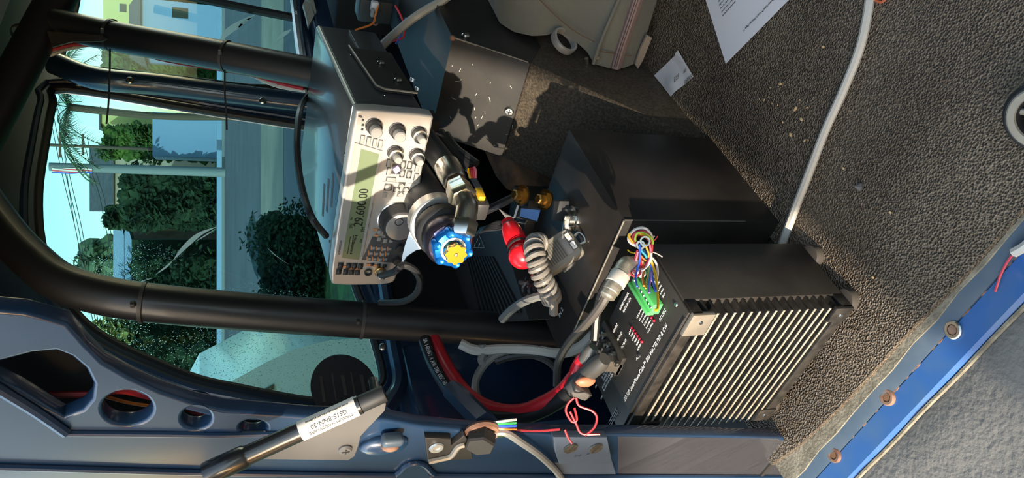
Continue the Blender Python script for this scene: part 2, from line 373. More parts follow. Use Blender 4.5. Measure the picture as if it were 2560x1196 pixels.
MB().tube([V((x, YW-.020, z)) for x, z in grow(L1s, .026)]+[V((grow(L1s, .026)[0][0], YW-.020, grow(L1s, .026)[0][1]))], .007, 8, 1).build('window_frame', BLUE, win1)
win2 = struct(plate('window_2', [L2], XW @ Matrix.Translation((0, 0, .004)), .003, GLASS))
MB().tube([V((x, YW-.022, z)) for x, z in grow(L2, .004)]+[V((grow(L2, .004)[0][0], YW-.022, grow(L2, .004)[0][1]))], .008, 8, 1).build('window_seal', RUBBER, win2)
# door window divider and polished sill rail
MB().tube([PY(385, -30, .965), PY(480, -8, .965), PY(620, 22, .965), PY(742, 46, .965)], .012, 8).build('divider_bar', RUBBER, win2)
MB().tube([PY(735, -20, .95), PY(744, 60, .95), PY(755, 140, .95), PY(768, 215, .95)], .013, 10).build('sill_rail', CHROME, win2)
for (x, y) in ((541/2.99+560, 82/2.99), (628/2.99+560, 458/2.99)): screw(PY(x, y, .935), (0, -1, 0), .005, CHROME, win2)
# B-pillar rib and its screws
pil = struct(MB().tube([PY(135, 158, .95), PY(240, 196, .945), PY(400, 213, .945), PY(560, 234, .945), PY(700, 252, .945), PY(800, 264, .945)], .024, 14).build('trim_4', BLUE))
for (x, y) in ((325, 202), (657, 253)): screw(PY(x, y, .918), (-.5, -1, 0), .008, CHROME, pil)
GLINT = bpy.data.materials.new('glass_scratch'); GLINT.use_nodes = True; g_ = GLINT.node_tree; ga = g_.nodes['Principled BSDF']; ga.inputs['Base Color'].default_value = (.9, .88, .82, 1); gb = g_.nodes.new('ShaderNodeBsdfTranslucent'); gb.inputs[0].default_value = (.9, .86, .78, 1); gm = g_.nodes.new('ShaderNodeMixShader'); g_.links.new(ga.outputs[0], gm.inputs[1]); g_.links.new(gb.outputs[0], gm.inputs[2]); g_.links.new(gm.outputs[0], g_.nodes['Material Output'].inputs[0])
# light glints on the glass, painted as pale translucent slivers
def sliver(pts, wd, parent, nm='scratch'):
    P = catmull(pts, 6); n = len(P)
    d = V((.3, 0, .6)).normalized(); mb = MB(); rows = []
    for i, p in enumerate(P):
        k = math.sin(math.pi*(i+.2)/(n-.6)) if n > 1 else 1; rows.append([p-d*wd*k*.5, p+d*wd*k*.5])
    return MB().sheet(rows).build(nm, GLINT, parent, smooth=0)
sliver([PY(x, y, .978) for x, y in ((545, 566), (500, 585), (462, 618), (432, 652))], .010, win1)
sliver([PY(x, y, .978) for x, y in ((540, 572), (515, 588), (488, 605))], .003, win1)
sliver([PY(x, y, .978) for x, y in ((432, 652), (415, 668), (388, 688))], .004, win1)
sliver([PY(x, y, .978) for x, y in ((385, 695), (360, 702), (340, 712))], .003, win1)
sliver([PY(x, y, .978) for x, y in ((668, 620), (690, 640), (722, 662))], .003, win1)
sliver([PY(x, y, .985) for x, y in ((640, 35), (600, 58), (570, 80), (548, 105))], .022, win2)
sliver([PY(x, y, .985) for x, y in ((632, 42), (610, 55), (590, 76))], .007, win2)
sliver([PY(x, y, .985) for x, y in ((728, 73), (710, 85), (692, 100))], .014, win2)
# round dark sticker on the glass
pc = PY(861, 970, .976); stk = thing('round_sticker', 'round dark sticker on the lower rear corner of the side window', 'sticker', pc)
plate('disc', [ell(0, 0, .068, .052, 40)], Matrix.Translation(pc) @ Matrix(((1, 0, 0, 0), (0, 0, -1, 0), (0, 1, 0, 0), (0, 0, 0, 1))), .0012, mat('sticker_back', (.022, .022, .028), .5), stk)
for i, t_ in enumerate(('CAL', 'E MY', 'ORV')):
    pass
for dx, dz, lw, lh in ((-.034, .0, .010, .05), (-.016, .002, .006, .055), (.0, .004, .012, .04), (.014, -.002, .006, .06), (.030, .0, .012, .045)):
    MB().box(pc+V((dz, -.0014, -dx)), (lh, .0004, lw*.45)).build('worn_print', mat('worn_sticker_print', (.06, .055, .05), .6), stk)

# ---- rear pillar panel (body side of the tailgate opening), access holes cut through
XP = .43
def yz(p, X=XP): q = PX(p[0], p[1], X); return (q.y, q.z)
outer = [(-260, 760), (60, 786), (160, 812), (205, 862), (250, 908), (320, 948), (395, 982), (480, 1011), (560, 1029), (640, 1035), (775, 1046), (880, 1048), (960, 1052), (1050, 1068), (1180, 1080), (1380, 1088), (1560, 1088), (1760, 1091), (1950, 1096), (1992, 1120), (2040, 1150), (2082, 1168), (2130, 1330), (1500, 1400), (600, 1390), (-260, 1380)]
big = [(-160, 925), (0, 893), (80, 872), (144, 866), (187, 883), (225, 915), (245, 955), (240, 995), (215, 1025), (160, 1048), (100, 1012), (40, 975), (-60, 930)]
hole = lambda cx, cy, rx, ry: [(cx+rx*math.cos(2*math.pi*k/26), cy+ry*math.sin(2*math.pi*k/26)) for k in range(26)]
XPm = Matrix(((0, 0, 1, XP), (1, 0, 0, 0), (0, 1, 0, 0), (0, 0, 0, 1)))
pp = struct(plate('wall_rear', [[yz(p) for p in outer], [yz(p) for p in big], [yz(p) for p in hole(318, 1017, 73, 49)], [yz(p) for p in hole(490, 1042, 46, 34)], [yz(p) for p in hole(633, 1066, 43, 24)]], XPm @ Matrix.Translation((0, 0, .006)), .010, BLUE, bevel=.003))
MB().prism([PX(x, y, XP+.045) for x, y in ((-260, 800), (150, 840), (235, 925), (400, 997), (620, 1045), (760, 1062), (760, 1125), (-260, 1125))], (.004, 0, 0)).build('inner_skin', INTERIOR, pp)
MB().tube([PX(x, y, XP-.004) for x, y in ((-200, 1164), (100, 1171), (500, 1182), (950, 1189), (992, 1186), (1015, 1166), (1040, 1158), (1062, 1164), (1085, 1186), (1120, 1190), (1560, 1192), (2080, 1194))], .0032, 8, 4).build('bead_ridge', BLUE, pp)
MB().tube([PX(x, y, XP-.004) for x, y in ((-120, 905), (0, 975), (90, 1030), (165, 1082))], .0045, 8, 4).build('fold_ridge', BLUE, pp)
MB().tube([PX(x, y, XP-.003) for x, y in ((170, 1084), (400, 1086), (560, 1088), (700, 1084), (770, 1078))], .003, 8, 4).build('crease_ridge', BLUE, pp)
MB().tube([PX(x, y, XP+.006) for x, y in ((160, 815), (250, 911), (395, 984), (560, 1031), (700, 1038), (800, 1046))], .005, 8, 4).build('weatherstrip_flange', BLUE, pp)
# glossy rear pillar toe panel beside the amplifier
MB().prism([PX(x, y, XP-.002) for x, y in ((1545, 1092), (1945, 1098), (2078, 1168), (2075, 1190), (1545, 1186))], (.004, 0, 0)).build('toe_panel', mat('brown_blue_gloss', (.085, .085, .095), .22, 0, .6), pp)
# wall beneath the window, stiffener box and diagonal brace
st = MB().span((.62, .94, .18), (.80, .985, .44), .012); st.build('stiffener', BLUE, wl)
MB().tube([PD(1130, 975, .92), PD(1165, 1010, .88), PD(1215, 1060, .82)], .013, 6, 3).build('brace', BLUE, wl)
MB().tube([PY(960, 700, .94), PY(985, 860, .94), PY(1000, 960, .94), PY(965, 1030, .94)], .012, 8).build('sill_bead', BLUE, wl)
screw(PY(957, 868, .93), (-.4, -1, .2), .006, CHROME, wl)
MB().span((.60, .965, .30), (2.4, .982, .455), .008).build('lower_trim', BLUE, wl)
MB().span((.84, .950, -.012), (1.62, .964, .445), .004).build('lower_lining', INTERIOR, wl)  # near-black sheet over the lower blue wall, makes the cavity darker
# ---- roof, other side, front
struct(MB().span((.42, -1.05, 1.16), (2.7, 1.05, 1.22), .02).build('ceiling', BLUE))
wr = struct(MB().span((.40, -1.05, -.1), (2.7, -.98, .46), .01).build('wall_right', BLUE))
MB().span((.40, -1.05, .46), (.52, -.98, 1.18), .01).build('pillar', BLUE, wr); MB().span((1.55, -1.05, .46), (1.68, -.98, 1.18), .01).build('pillar', BLUE, wr)
PRIV = bpy.data.materials.new('privacy_glass'); PRIV.use_nodes = True; t_ = PRIV.node_tree; t_.nodes.remove(t_.nodes['Principled BSDF']); tb_ = t_.nodes.new('ShaderNodeBsdfTransparent'); tb_.inputs[0].default_value = (.50, .50, .49, 1); t_.links.new(tb_.outputs[0], t_.nodes['Material Output'].inputs[0])  # grey tint added to cut sky light from the unseen side windows
struct(MB().span((.52, -1.02, .46), (1.55, -1.014, 1.16)).build('window_3', PRIV)); struct(MB().span((1.68, -1.02, .46), (2.5, -1.014, 1.16)).build('window_4', PRIV))
struct(MB().span((2.5, -1.0, -.1), (2.6, 1.0, .75), .01).build('wall_front', INTERIOR))
# ---- wheel housing: sprayed slope, steel cover, rusty flank
P0, P1, P2 = (.845, 0), (1.045, .239), (1.109, .358)
wh = struct(MB().prism([V((x, .54, z)) for x, z in (P0, (.878, .045), P1, (1.075, .245), (1.30, .245), (1.30, -.005), (.845, -.005))], (0, .188, 0)).build('trim_5', TUBL))
MB().prism([V((x, .728, z)) for x, z in ((.90, -.004), (1.06, .205), (1.10, .215), (1.30, .215), (1.30, -.004))], (0, .085, 0)).build('flank', RUST, wh)
st = thing('steel_cover', 'scratched black folded steel cover behind the radio', 'metal cover', (1.08, .63, .24))
MB().prism([V((x, .5385, z)) for x, z in ((1.043, .243), (1.107, .361), (1.62, .361), (1.62, .2), (1.11, .2))], (0, .188, 0)).build('shell', BLACKG, st)
n_ = V((-.119, 0, .064)).normalized()
def onsheet(x, y): return onplane(x, y, n_, (1.107, .54, .361))
screw(onsheet(1274, 277)+n_*.001, n_, .0085, CHROME, st); screw(PY(1164, 90, .5375), (0, -1, 0), .007, CHROME, st); screw(PY(1110, 7, .5375), (0, -1, 0), .007, CHROME, st)
for k in range(20):
    p = onsheet(1120+random.random()*180, 150+random.random()*215)
    if p.y > .715 or p.y < .55: continue
    a = random.random()*3.14; L = .001+.004*random.random()**2; t_ = V((.064, 0, .119)).normalized()
    d = V((0, 1, 0))*math.cos(a)+t_*math.sin(a); e = n_.cross(d)
    MB().quad(*[p+n_*.0008+d*sx_*L+e*sy_*.0006 for sx_, sy_ in ((-1, -1), (1, -1), (1, 1), (-1, 1))]).build('scratch', mat('bare_scratch', (.35, .33, .30), .5), st, smooth=0)
MB().tube([V((1.046, .5385, .245)), V((1.108, .5385, .361))], .0013, 6, smooth=False).build('worn_edge', ALUD, st)
MB().ball((1.108, .54, .361), .005, (1, 1, 1)).build('rust_spot', RUSTB, st)

# ================================================================== ROLL CAGE
cg = thing('roll_cage', 'black tubular roll cage with a bend at the top of the side window', 'roll cage', PY(1520, 838, .87))
A = [PY(x, y, .87) for x, y in ((1620, 846), (1500, 838), (1300, 827), (1000, 807), (640, 782), (370, 757), (240, 735), (150, 705), (90, 660), (30, 600), (-30, 520), (-90, 430))]
MB().tube(A, .0285, 24, 5).build('rear_leg', TUBEB, cg)
C0 = PD(112, 52, 1.33); D0 = C0+(A[-1]-C0)*1.0
MB().tube([C0-(A[-1]-C0)*.25, C0, C0*.5+A[-1]*.5, A[-1]], .031, 24, 5).build('top_rail', TUBEB, cg)
MB().tube([C0, PD(280, 90, 1.33), PD(560, 140, 1.32), PD(790, 184, 1.31), PD(1000, 226, 1.30)], .0265, 24, 5).build('front_leg', TUBEB, cg)
MB().prism([PD(x, y, 1.295) for x, y in ((118, 78), (255, 88), (266, 97), (255, 103), (180, 104), (130, 118))], FW*.004).build('gusset', BLACKG, cg)
# straps round the tubes
def strap(p, d, r, label, tail=None):
    t = thing('cable_tie', label, 'cable tie', p, 'cable ties on the roll cage'); d = V(d).normalized()
    MB().lathe(p-d*.0025, d, [(r, 0), (r+.0016, 0), (r+.0016, .005), (r, .005), (r, 0)], 24).build('band', BTND, t)
    hd = p-FW*(r+.002)
    MB().box(hd, (.007, .007, .006), None, .001).build('head', BTND, t)
    if tail: MB().tube(tail, .0016, 5, 5).build('tail', RUBBER, t)
dA = A[2]-A[4]
strap(PY(358, 757, .87), dA, .0288, 'black tie round the rear cage leg nearest its bend')
strap(PY(906, 800, .87), dA, .0288, 'black tie round the middle of the rear cage leg')
dB = PD(790, 184, 1.31)-PD(280, 90, 1.33)
strap(PD(278, 88, 1.33), dB, .0268, 'upper long-tailed black tie on the front cage leg', [PD(275, 122, 1.30), PD(274, 190, 1.29), PD(271, 260, 1.285), PD(266, 310, 1.28)])
strap(PD(566, 141, 1.32), dB, .0268, 'lower long-tailed black tie on the front cage leg', [PD(562, 175, 1.295), PD(562, 230, 1.285), PD(566, 290, 1.28), PD(567, 325, 1.275)])
dC = A[-1]-C0
strap(PD(78, 95, 1.32), dC, .0313, 'black tie round the top rail close to the cage corner')
# loom along the front leg
tag(MB().tube([PD(118, 128, 1.32), PD(180, 112, 1.33), PD(250, 116, 1.35), PD(330, 130, 1.36), PD(420, 152, 1.36), PD(540, 172, 1.36), PD(640, 190, 1.36), PD(700, 208, 1.35), PD(760, 222, 1.34)], .0038, 6).build('red_wire', REDW), 'red wire hanging along the front cage leg', 'wire')
tag(MB().tube([PD(120, 140, 1.32), PD(190, 118, 1.34), PD(260, 116, 1.36), PD(420, 146, 1.37), PD(600, 180, 1.37), PD(690, 215, 1.36), PD(765, 228, 1.34)], .003, 6).build('white_wire', CABLEW), 'cream wire hanging beside the red wire on the front cage leg', 'wire')
# wires seen through the pillar holes
for pts, r, c, lab in (([(-40, 985), (60, 990), (150, 988), (236, 986), (300, 978), (345, 986), (400, 1000), (460, 1018), (500, 1038), (530, 1056), (560, 1075)], .0028, REDW, 'red wire running behind the pillar access holes'),
                       ([(235, 985), (262, 992), (320, 1007), (370, 1015), (430, 1022)], .0016, wirem('orange', WC['orange']), 'thin orange wire behind the second pillar hole'),
                       ([(200, 1015), (250, 1024), (300, 1034), (345, 1055), (400, 1080)], .0014, wirem('green', WC['green']), 'thin green wire behind the second pillar hole')):
    cable('wire', [PX(x, y, XP+.032) for x, y in pts], r, c, lab, 'wire', 6)

# ================================================================== TRANSCEIVER
RMAT = Matrix(((.99154, -.12527, -.03404), (.12403, .99161, -.03637), (.03831, .03184, .99876))).to_4x4()
RO = V((.842, .527, .558)); RX = Matrix.Translation(RO) @ RMAT; RXI = RX.inverted()
RN = (RMAT @ V((1, 0, 0)).to_4d()).to_3d()
def RF(x, y, off=0.):
    p = onplane(x, y, RN, RO-RN*off); q = RXI @ p; return q.y, q.z
rd = thing('radio_transceiver', 'grey radio transceiver with green display and big tuning dial', 'radio', RX @ V((.16, .135, -.1)))
RW, RH, RD = .270, .096, .317
body = MB().box((RD/2+.012, RW/2, -RH/2), (RD-.02, RW, RH), None, .005, 3).build('case', RADG, rd, RX)
MB().box((RD/2+.012, RW/2, .0006), (RD-.022, RW-.004, .004), None, .0018).build('top_cover', RADT, rd, RX)
MB().tube([V((.02, .0015, -.001)), V((RD-.004, .0015, -.001))], .0026, 8, smooth=False).build('bright_edge', mat('worn_light_edge', (.42, .42, .36), .4, .3), body, RX)  # pale tube paints the light caught by the rounded top edge
MB().box((RD*.62, -.0012, -RH*.70), (RD*.70, .002, RH*.40), None, .0006).build('side_plate', RADG, body, RX)
for x, z in ((.06, -.05), (.14, -.04), (.20, -.03), (.105, -.075)): MB().lathe((x, -.0005, z), (0, -1, 0), [(0, 0), (.002, 0), (.0016, .001), (0, .0012)], 10).build('rivet', CHROME, body, RX)
for i in range(3): # grey slots of the loudspeaker grille
    MB().box((.060+.022*i, .155+.022*i, .0028), (.011, .050, .0006), Matrix.Rotation(.35, 3, 'Z')).build('speaker_slot', mat('slot_grey', (.12, .12, .12), .6), body, RX)
for x, y in ((.022, .075), (.03, .225)): MB().lathe((x, y, .0026), (0, 0, 1), [(0, 0), (.0024, 0), (.002, .0012), (0, .0012)], 12).build('cover_screw', BTND, body, RX)
# front panel with gently rounded outline
fp = plate('front_panel', [smooth_loop([(-.003, -.004), (-.0035, -.05), (-.003, -.093), (.005, -.0985), (.06, -.0975), (.135, -.1015), (.20, -.0965), (.262, -.094), (.275, -.086), (.2765, -.05), (.275, -.012), (.266, -.001), (.2, .0015), (.135, .002), (.06, .0015), (.006, .0005)], 3)], RX @ Matrix(((0, 0, -1, .004), (1, 0, 0, 0), (0, 1, 0, 0), (0, 0, 0, 1))), .016, SILVER, rd, .003)
K = 2.718
def c2p(cx, cy): return 820+cx/K, 280+cy/K
FX = -.0074
def fpt(cx, cy, off=0.):
    y, z = RF(*c2p(cx, cy), .0074); return V((FX-off, y, z))
def fpoly(name, pts, d, mt, par=rd, off=0.): return MB().prism([fpt(*p) for p in pts], (-d, 0, 0)).build(name, mt, par, RX, smooth=0)
dspl = fpoly('display_window', [(180, 205), (368, 262), (225, 1018), (45, 1002)], .0022, BEZEL)
lc = MB().prism([fpt(*p)+V((-.0022, 0, 0)) for p in ((222, 245), (345, 282), (208, 1000), (92, 985))], (-.0004, 0, 0)).build('display', LCD, dspl, RX, smooth=0)
LR, LU = -(RMAT @ V((0, 1, 0, 0))).to_3d(), (RMAT @ V((0, 0, 1, 0))).to_3d()
def ftext(s, size, cx, cy, mt, par, off=.003, sx=1., **kw):
    p = RX @ fpt(cx, cy, off); return text(s, size, p, LR, LU, mt, par, sx=sx, **kw)
ftext('29.600.00', .0185, 224, 645, LCDD, lc, .0032, .86)
ftext('FM', .0065, 234, 792, LCDD, lc); ftext('[A]', .0055, 152, 768, LCDD, lc); ftext('TX', .004, 157, 720, LCDD, lc); ftext('CH', .0045, 222, 870, LCDD, lc)
for k in range(15): # curved S-meter
    a = k/14; p = fpt(190-28*a-10*math.sin(a*2), 835+120*a, .0027); MB().box(p, (.0003, .0012, .003)).build('meter_bar', LCDD, lc, RX, smooth=0)
for cx, cy, l in ((140, 900, .03), (165, 870, .02)): MB().box(fpt(cx, cy, .0027), (.0003, l, .0009)).build('meter_line', LCDD, lc, RX, smooth=0)
ftext('KENWOOD', .0047, 80, 915, DARKP, rd, .0024)
fpoly('keypad_plate', [(300, 850), (530, 880), (500, 1030), (232, 1005)], .0008, SILVD)
fpoly('side_bezel', [(368, 470), (620, 490), (600, 640), (350, 615)], .0006, SILVER)
def button(cx, cy, wx, wy, mt=BTN, shape='r', h=.0022):
    p = fpt(cx, cy); sc = 1/K/1887*1.22
    o = button_(p, wx, wy, sc, mt, shape, h)
    MB().box(p+V((-.0003, 0, 0)), (.0006, wy*sc+.0014, wx*sc+.0014), None, .0002).build('recess', BTND, o, RX)
    return o
def button_(p, wx, wy, sc, mt, shape, h):
    if shape == 'o': return MB().ball(p, 1, (h, wy*sc/2, wx*sc/2), n=12, m=6).build('button', mt, rd, RX)
    if shape == 'd': return MB().prism([p+V((0, a*wy*sc/2, b_*wx*sc/2)) for a, b_ in ((1, 0), (0, 1), (-1, 0), (0, -1))], (-h, 0, 0)).build('button', mt, rd, RX, smooth=0)
    return MB().box(p+V((-h/2, 0, 0)), (h, wy*sc, wx*sc), None, .0006).build('button', mt, rd, RX)
for cx, cy in ((233, 185), (275, 195), (317, 205), (356, 215)): button(cx, cy, 20, 46)
for cx, cy in ((412, 345), (412, 402), (605, 378), (598, 440)): button(cx, cy, 20, 44)
button(465, 388, 50, 60, PURPLE, 'd')
for cx, cy in ((510, 358), (555, 362), (505, 417), (550, 425)): button(cx, cy, 26, 46, BTN, 'o', .003)
button(427, 455, 52, 22); button(408, 510, 44, 44, BTN, 'o', .0035); button(385, 562, 20, 36)
for cx, cy in ((465, 525), (528, 525), (500, 498), (492, 557)): button(cx, cy, 36, 34, BTN, 'd', .003)
button(583, 530, 24, 46); button(570, 597, 22, 34, BTN, 'o')
for cx, cy in ((348, 815), (390, 832), (345, 862), (388, 872), (428, 873), (480, 858), (512, 852)): button(cx, cy, 24, 28)
for r_, row in enumerate((((308, 922), (345, 925), (382, 930), (420, 930)), ((292, 958), (330, 962), (370, 965), (405, 962)), ((280, 995), (318, 998), (355, 1000), (390, 1000)))):
    for k, (cx, cy) in enumerate(row):
        button(cx, cy, 20, 18, BTN); fpoly('print_mark', [(cx-19, cy-14), (cx-12, cy-14), (cx-12, cy+14), (cx-19, cy+14)], .001, ORANGE)
for cx, cy in ((85, 1045), (140, 1048), (180, 1048), (220, 1050), (73, 1085), (120, 1088), (160, 1088), (200, 1090)): button(cx, cy, 28, 38, BTND, 'o', .003)
for cx, cy in ((110, 1052), (160, 1065), (200, 1065), (275, 1040), (320, 1045), (330, 893), (370, 790), (320, 800), (330, 840), (400, 870)): fpoly('print_mark', [(cx-14, cy-7), (cx+14, cy-7), (cx+14, cy+7), (cx-14, cy+7)], .0006, ORANGE)
for cx, cy in ((300, 1038), (345, 1042), (385, 1046)): button(cx, cy, 18, 18, BTND, 'o')
def knob(cx, cy, r, h, m1, m2, ring=False, tip=.5):
    p = fpt(cx, cy); k_ = MB().lathe(p, (-1, 0, 0), [(0, 0), (r*1.12, 0), (r*1.12, .0015), (r, .002), (r, h*.5), (r*.9, h*.55), (r*tip*1.2, h*.6)], 24).build('knob', m1, rd, RX)
    MB().lathe(p+V((-h*.55, 0, 0)), (-1, 0, 0), [(r*tip*1.15, 0), (r*tip*1.1, h*.42), (r*tip*.9, h*.48), (0, h*.48)], 20).build('cap', m2, k_, RX)
    if ring: MB().lathe(p+V((-h*.5, 0, 0)), (-1, 0, 0), [(r*.86, 0), (r*1.04, .0004), (r*1.04, .002), (r*.86, .0024)], 24).build('ring', CHROME, k_, RX)
for cx, cy in ((308, 92), (466, 122)): knob(cx, cy, .0098, .022, BTND, BTN, tip=.72)
for cx, cy in ((612, 142), (450, 272), (597, 290)): knob(cx, cy, .0092, .024, BTND, BTN, True, .52)
for cx, cy in ((483, 915), (462, 1003)): knob(cx, cy, .0065, .008, BTND, BTND, tip=.8)
p = fpt(468, 722); dial = MB().lathe(p, (-1, 0, 0), [(0, 0), (.0290, 0), (.0290, .002), (.0276, .003)], 40).build('tuning_dial', CHROME, rd, RX)
MB().lathe(p+V((-.002, 0, 0)), (-1, 0, 0), [(.0270, 0), (.0262, .019), (.0245, .0215), (.0205, .022)], 40).build('grip', BTND, dial, RX)
MB().lathe(p+V((-.002, 0, 0)), (-1, 0, 0), [(.0222, .021), (.0217, .0228), (.0205, .0232), (0, .0232)], 40).build('dial_face', BRUSH, dial, RX)
MB().lathe(p+V((-.0251, -.010, .005)), (-1, 0, 0), [(.0062, 0), (.0062, .0008), (.0050, .0008), (.0042, -.0008), (0, -.0016)], 24).build('finger_dimple', CHROME, dial, RX)
p = fpt(272, 1088); MB().lathe(p, (-1, 0, 0), [(.0058, 0), (.0058, .003), (.0042, .003), (.0036, -.002), (0, -.002)], 20).build('phone_jack', BTND, rd, RX)
p = fpt(352, 1082); mj = MB().lathe(p, (-1, 0, 0), [(0, 0), (.0085, 0), (.0085, .004), (.0075, .005), (.0075, .009), (.0066, .010)], 20).build('microphone_socket', BRASS, rd, RX)
pe = RX @ (p+V((-.008, 0, 0))); pdv = (PD(968, 700, .98)-pe).normalized()
mp = thing('microphone_plug', 'chrome threaded plug in the radio front socket', 'plug', pe)
MB().lathe(pe, pdv, [(0, 0), (.0072, 0), (.0078, .006), (.0072, .012), (.0078, .013), (.0074, .019), (.0045, .022), (0, .022)], 20).build('shell', CHROME, mp)
q0 = pe+pdv*.020
MB().tube([q0, q0+pdv*.012, PD(985, 680, .975), PD(1008, 664, .97), PD(1035, 675, .98), PD(1050, 702, 1.0), PD(1040, 735, 1.04), PD(1005, 755, 1.10), PD(950, 757, 1.16)], .0048, 8).build('cord', RUBBER, mp)
fpoly('logo_strip', [(208, 20), (232, 28), (228, 40), (204, 34)], .0004, DARKP)
for cx, cy in ((238, 55), (236, 88), (232, 118)): button(cx, cy, 8, 8, BTND)
# cable hanging off the radio back, and the bracket that carries it
MB().tube([PD(775, 232, 1.36), PD(752, 270, 1.22), PD(743, 340, 1.16), PD(746, 420, 1.12), PD(760, 490, 1.08), PD(782, 548, 1.05), PD(815, 590, 1.1)], .0052, 8).build('power_cord', CABLEB, rd)
br = thing('mounting_bracket', 'bent black steel bracket bolted to the side of the radio', 'bracket', RX @ V((.14, -.01, -.06)))
MB().prism([RX @ V((x, -.003, z)) for x, z in ((.215, -.030), (.075, -.040), (.066, -.048), (.062, -.094), (.21, -.094))], (RMAT @ V((0, -.004, 0, 0))).to_3d()).build('side_plate', BLACKG, br)
MB().tube([RX @ V((.218, -.008, -.030)), RX @ V((.075, -.008, -.040)), RX @ V((.064, -.008, -.050)), RX @ V((.060, -.008, -.096))], .0016, 6, smooth=False).build('worn_edge', ALUD, br)
MB().box((.24, .13, -.15), (.05, .05, .105), None, .004).build('post', RUBBER, br, RX)
for x, z in ((.160, -.066), (.100, -.078)): screw(RX @ V((x, -.008, z)), (RMAT @ V((0, -1, 0, 0))).to_3d(), .0055, CHROME, br)
for x, y in ((1030, 200), (1042, 223)): screw(PD(x, y, 1.12), (-.6, -.5, .4), .004, CHROME, br)

# ================================================================== SHOCK RESERVOIR
sp = thing('shock_reservoir', 'black shock reservoir with blue and gold adjuster knobs under the radio', 'shock absorber', PD(1090, 600, 1.0)+V((0, 0, -.1)))
a0 = PD(1103, 572, 1.0); a1 = PD(1144, 644, .925); ax = (a1-a0).normalized()
MB().lathe(a0-ax*.20, ax, [(0, 0), (.029, 0), (.031, .006), (.031, .165), (.028, .17), (.028, .195), (.030, .20)], 32).build('cylinder', BTND, sp)
MB().lathe(a0-ax*.035, ax, [(.031, 0), (.037, 0), (.039, .002), (.039, .020), (.037, .022), (.031, .022)], 40).build('clamp_ring', BRUSH, sp)
MB().prism([PD(x, y, 1.025) for x, y in ((1036, 560), (1062, 594), (1074, 618), (1040, 626), (1016, 642), (1003, 664), (1006, 640), (1013, 612), (1024, 580))], FW*.012).build('clamp_arm', BRUSH, sp)
MB().lathe(a0-ax*.004, ax, [(.034, 0), (.036, .004), (.036, .018), (.033, .022), (.029, .024)], 32).build('seal_head', RUBBER, sp)
c1 = a0+ax*.022
MB().lathe(c1, ax, [(.030, 0), (.032, .003), (.032, .024), (.028, .030), (.024, .030)], 32).build('collar', ANODD, sp)
c2 = c1+ax*.028; bk = MB().lathe(c2, ax, [(.025, 0), (.025, .012), (.023, .015), (.017, .016), (.015, .012), (0, .012)], 36).build('blue_knob', ANODB, sp)
u_, q_ = frame(ax)
for k in range(6):
    a = k*math.pi/3+.3; d = u_*math.cos(a)+q_*math.sin(a); MB().lathe(c2+d*.0215+ax*.004, ax, [(0, 0), (.0062, 0), (.0062, .0105), (.005, .0125), (.003, .0115), (0, .0115)], 16).build('grip_notch', ANODB, bk)
MB().lathe(c2+ax*.0158, ax, [(.0165, 0), (.0165, .0006), (.0135, .0006), (.0135, 0)], 32).build('scale_ring', WHITE, bk)
c3 = c2+ax*.012; g = MB().lathe(c3, ax, [(0, 0), (.010, 0), (.010, .010), (.0115, .012)], 24).build('gold_stem', GOLD, sp)
mb = MB(); n = 48; rr = lambda k: .0128+.0013*math.cos(8*2*math.pi*k/n)
lp = [c3+ax*.012+(u_*math.cos(2*math.pi*k/n)+q_*math.sin(2*math.pi*k/n))*rr(k) for k in range(n)]; mb.prism(lp, ax*.007)
gk = mb.build('gold_knob', GOLD, sp)
MB().lathe(c3+ax*.019, ax, [(0, 0), (.0028, 0), (.0022, .0012), (0, .0014)], 12).build('centre_screw', CHROME, gk)
# hose and fittings
hs = thing('hydraulic_hose', 'black hose ending in plated fittings above the shock reservoir', 'hose', PD(1130, 470, 1.0))
h0, h1, h2 = PD(1122, 425, 1.02), PD(1145, 470, .985), PD(1160, 505, .96)
MB().tube([PD(1035, 300, 1.14), PD(1055, 335, 1.11), PD(1085, 375, 1.07), h0], .0165, 14).build('hose', RUBBER, hs)
d = (h1-h0).normalized(); MB().lathe(h0-d*.012, d, [(.0155, 0), (.0178, .003), (.0182, .02), (.0165, .042), (.0145, .045), (0, .045)], 24).build('ferrule', CHROME, hs)
MB().lathe(h1-d*.004, d, [(0, 0), (.0165, 0), (.017, .004), (.0165, .008), (.0175, .009), (.0175, .022), (0, .022)], 6).build('hex_nut', CHROME, hs)
d2 = (h2-h1).normalized(); MB().lathe(h1+d*.016, d2, [(0, 0), (.0185, 0), (.0195, .006), (.0165, .012), (0, .012)], 6).build('brass_nut', mat('pale_brass', (.60, .52, .36), .3, 1.), hs)
e0 = h1+d*.024; e1 = PD(1168, 520, .955); e2 = PD(1158, 575, .945)
MB().tube([e0, e0*.4+e1*.6, e1, e1*.5+e2*.5, e2], .0145, 12, 3).build('elbow', CHROME, hs)
d3 = (e2-e1).normalized(); MB().lathe(e2-d3*.012, d3, [(0, 0), (.0165, 0), (.018, .003), (.0165, .018), (.014, .021), (0, .021)], 6).build('swivel_nut', CHROME, hs)
# fuse holder behind the fitting
fh = thing('fuse_holder', 'small yellow and clear fuse holder beside the hose fitting', 'fuse holder', PD(1200, 500, 1.04))
MB().box(PD(1197, 497, 1.04), (.022, .024, .010), None, .002).build('yellow_cap', wirem('yellow', WC['yellow']), fh); MB().box(PD(1199, 518, 1.04), (.026, .028, .018), None, .003).build('body', BTND, fh)

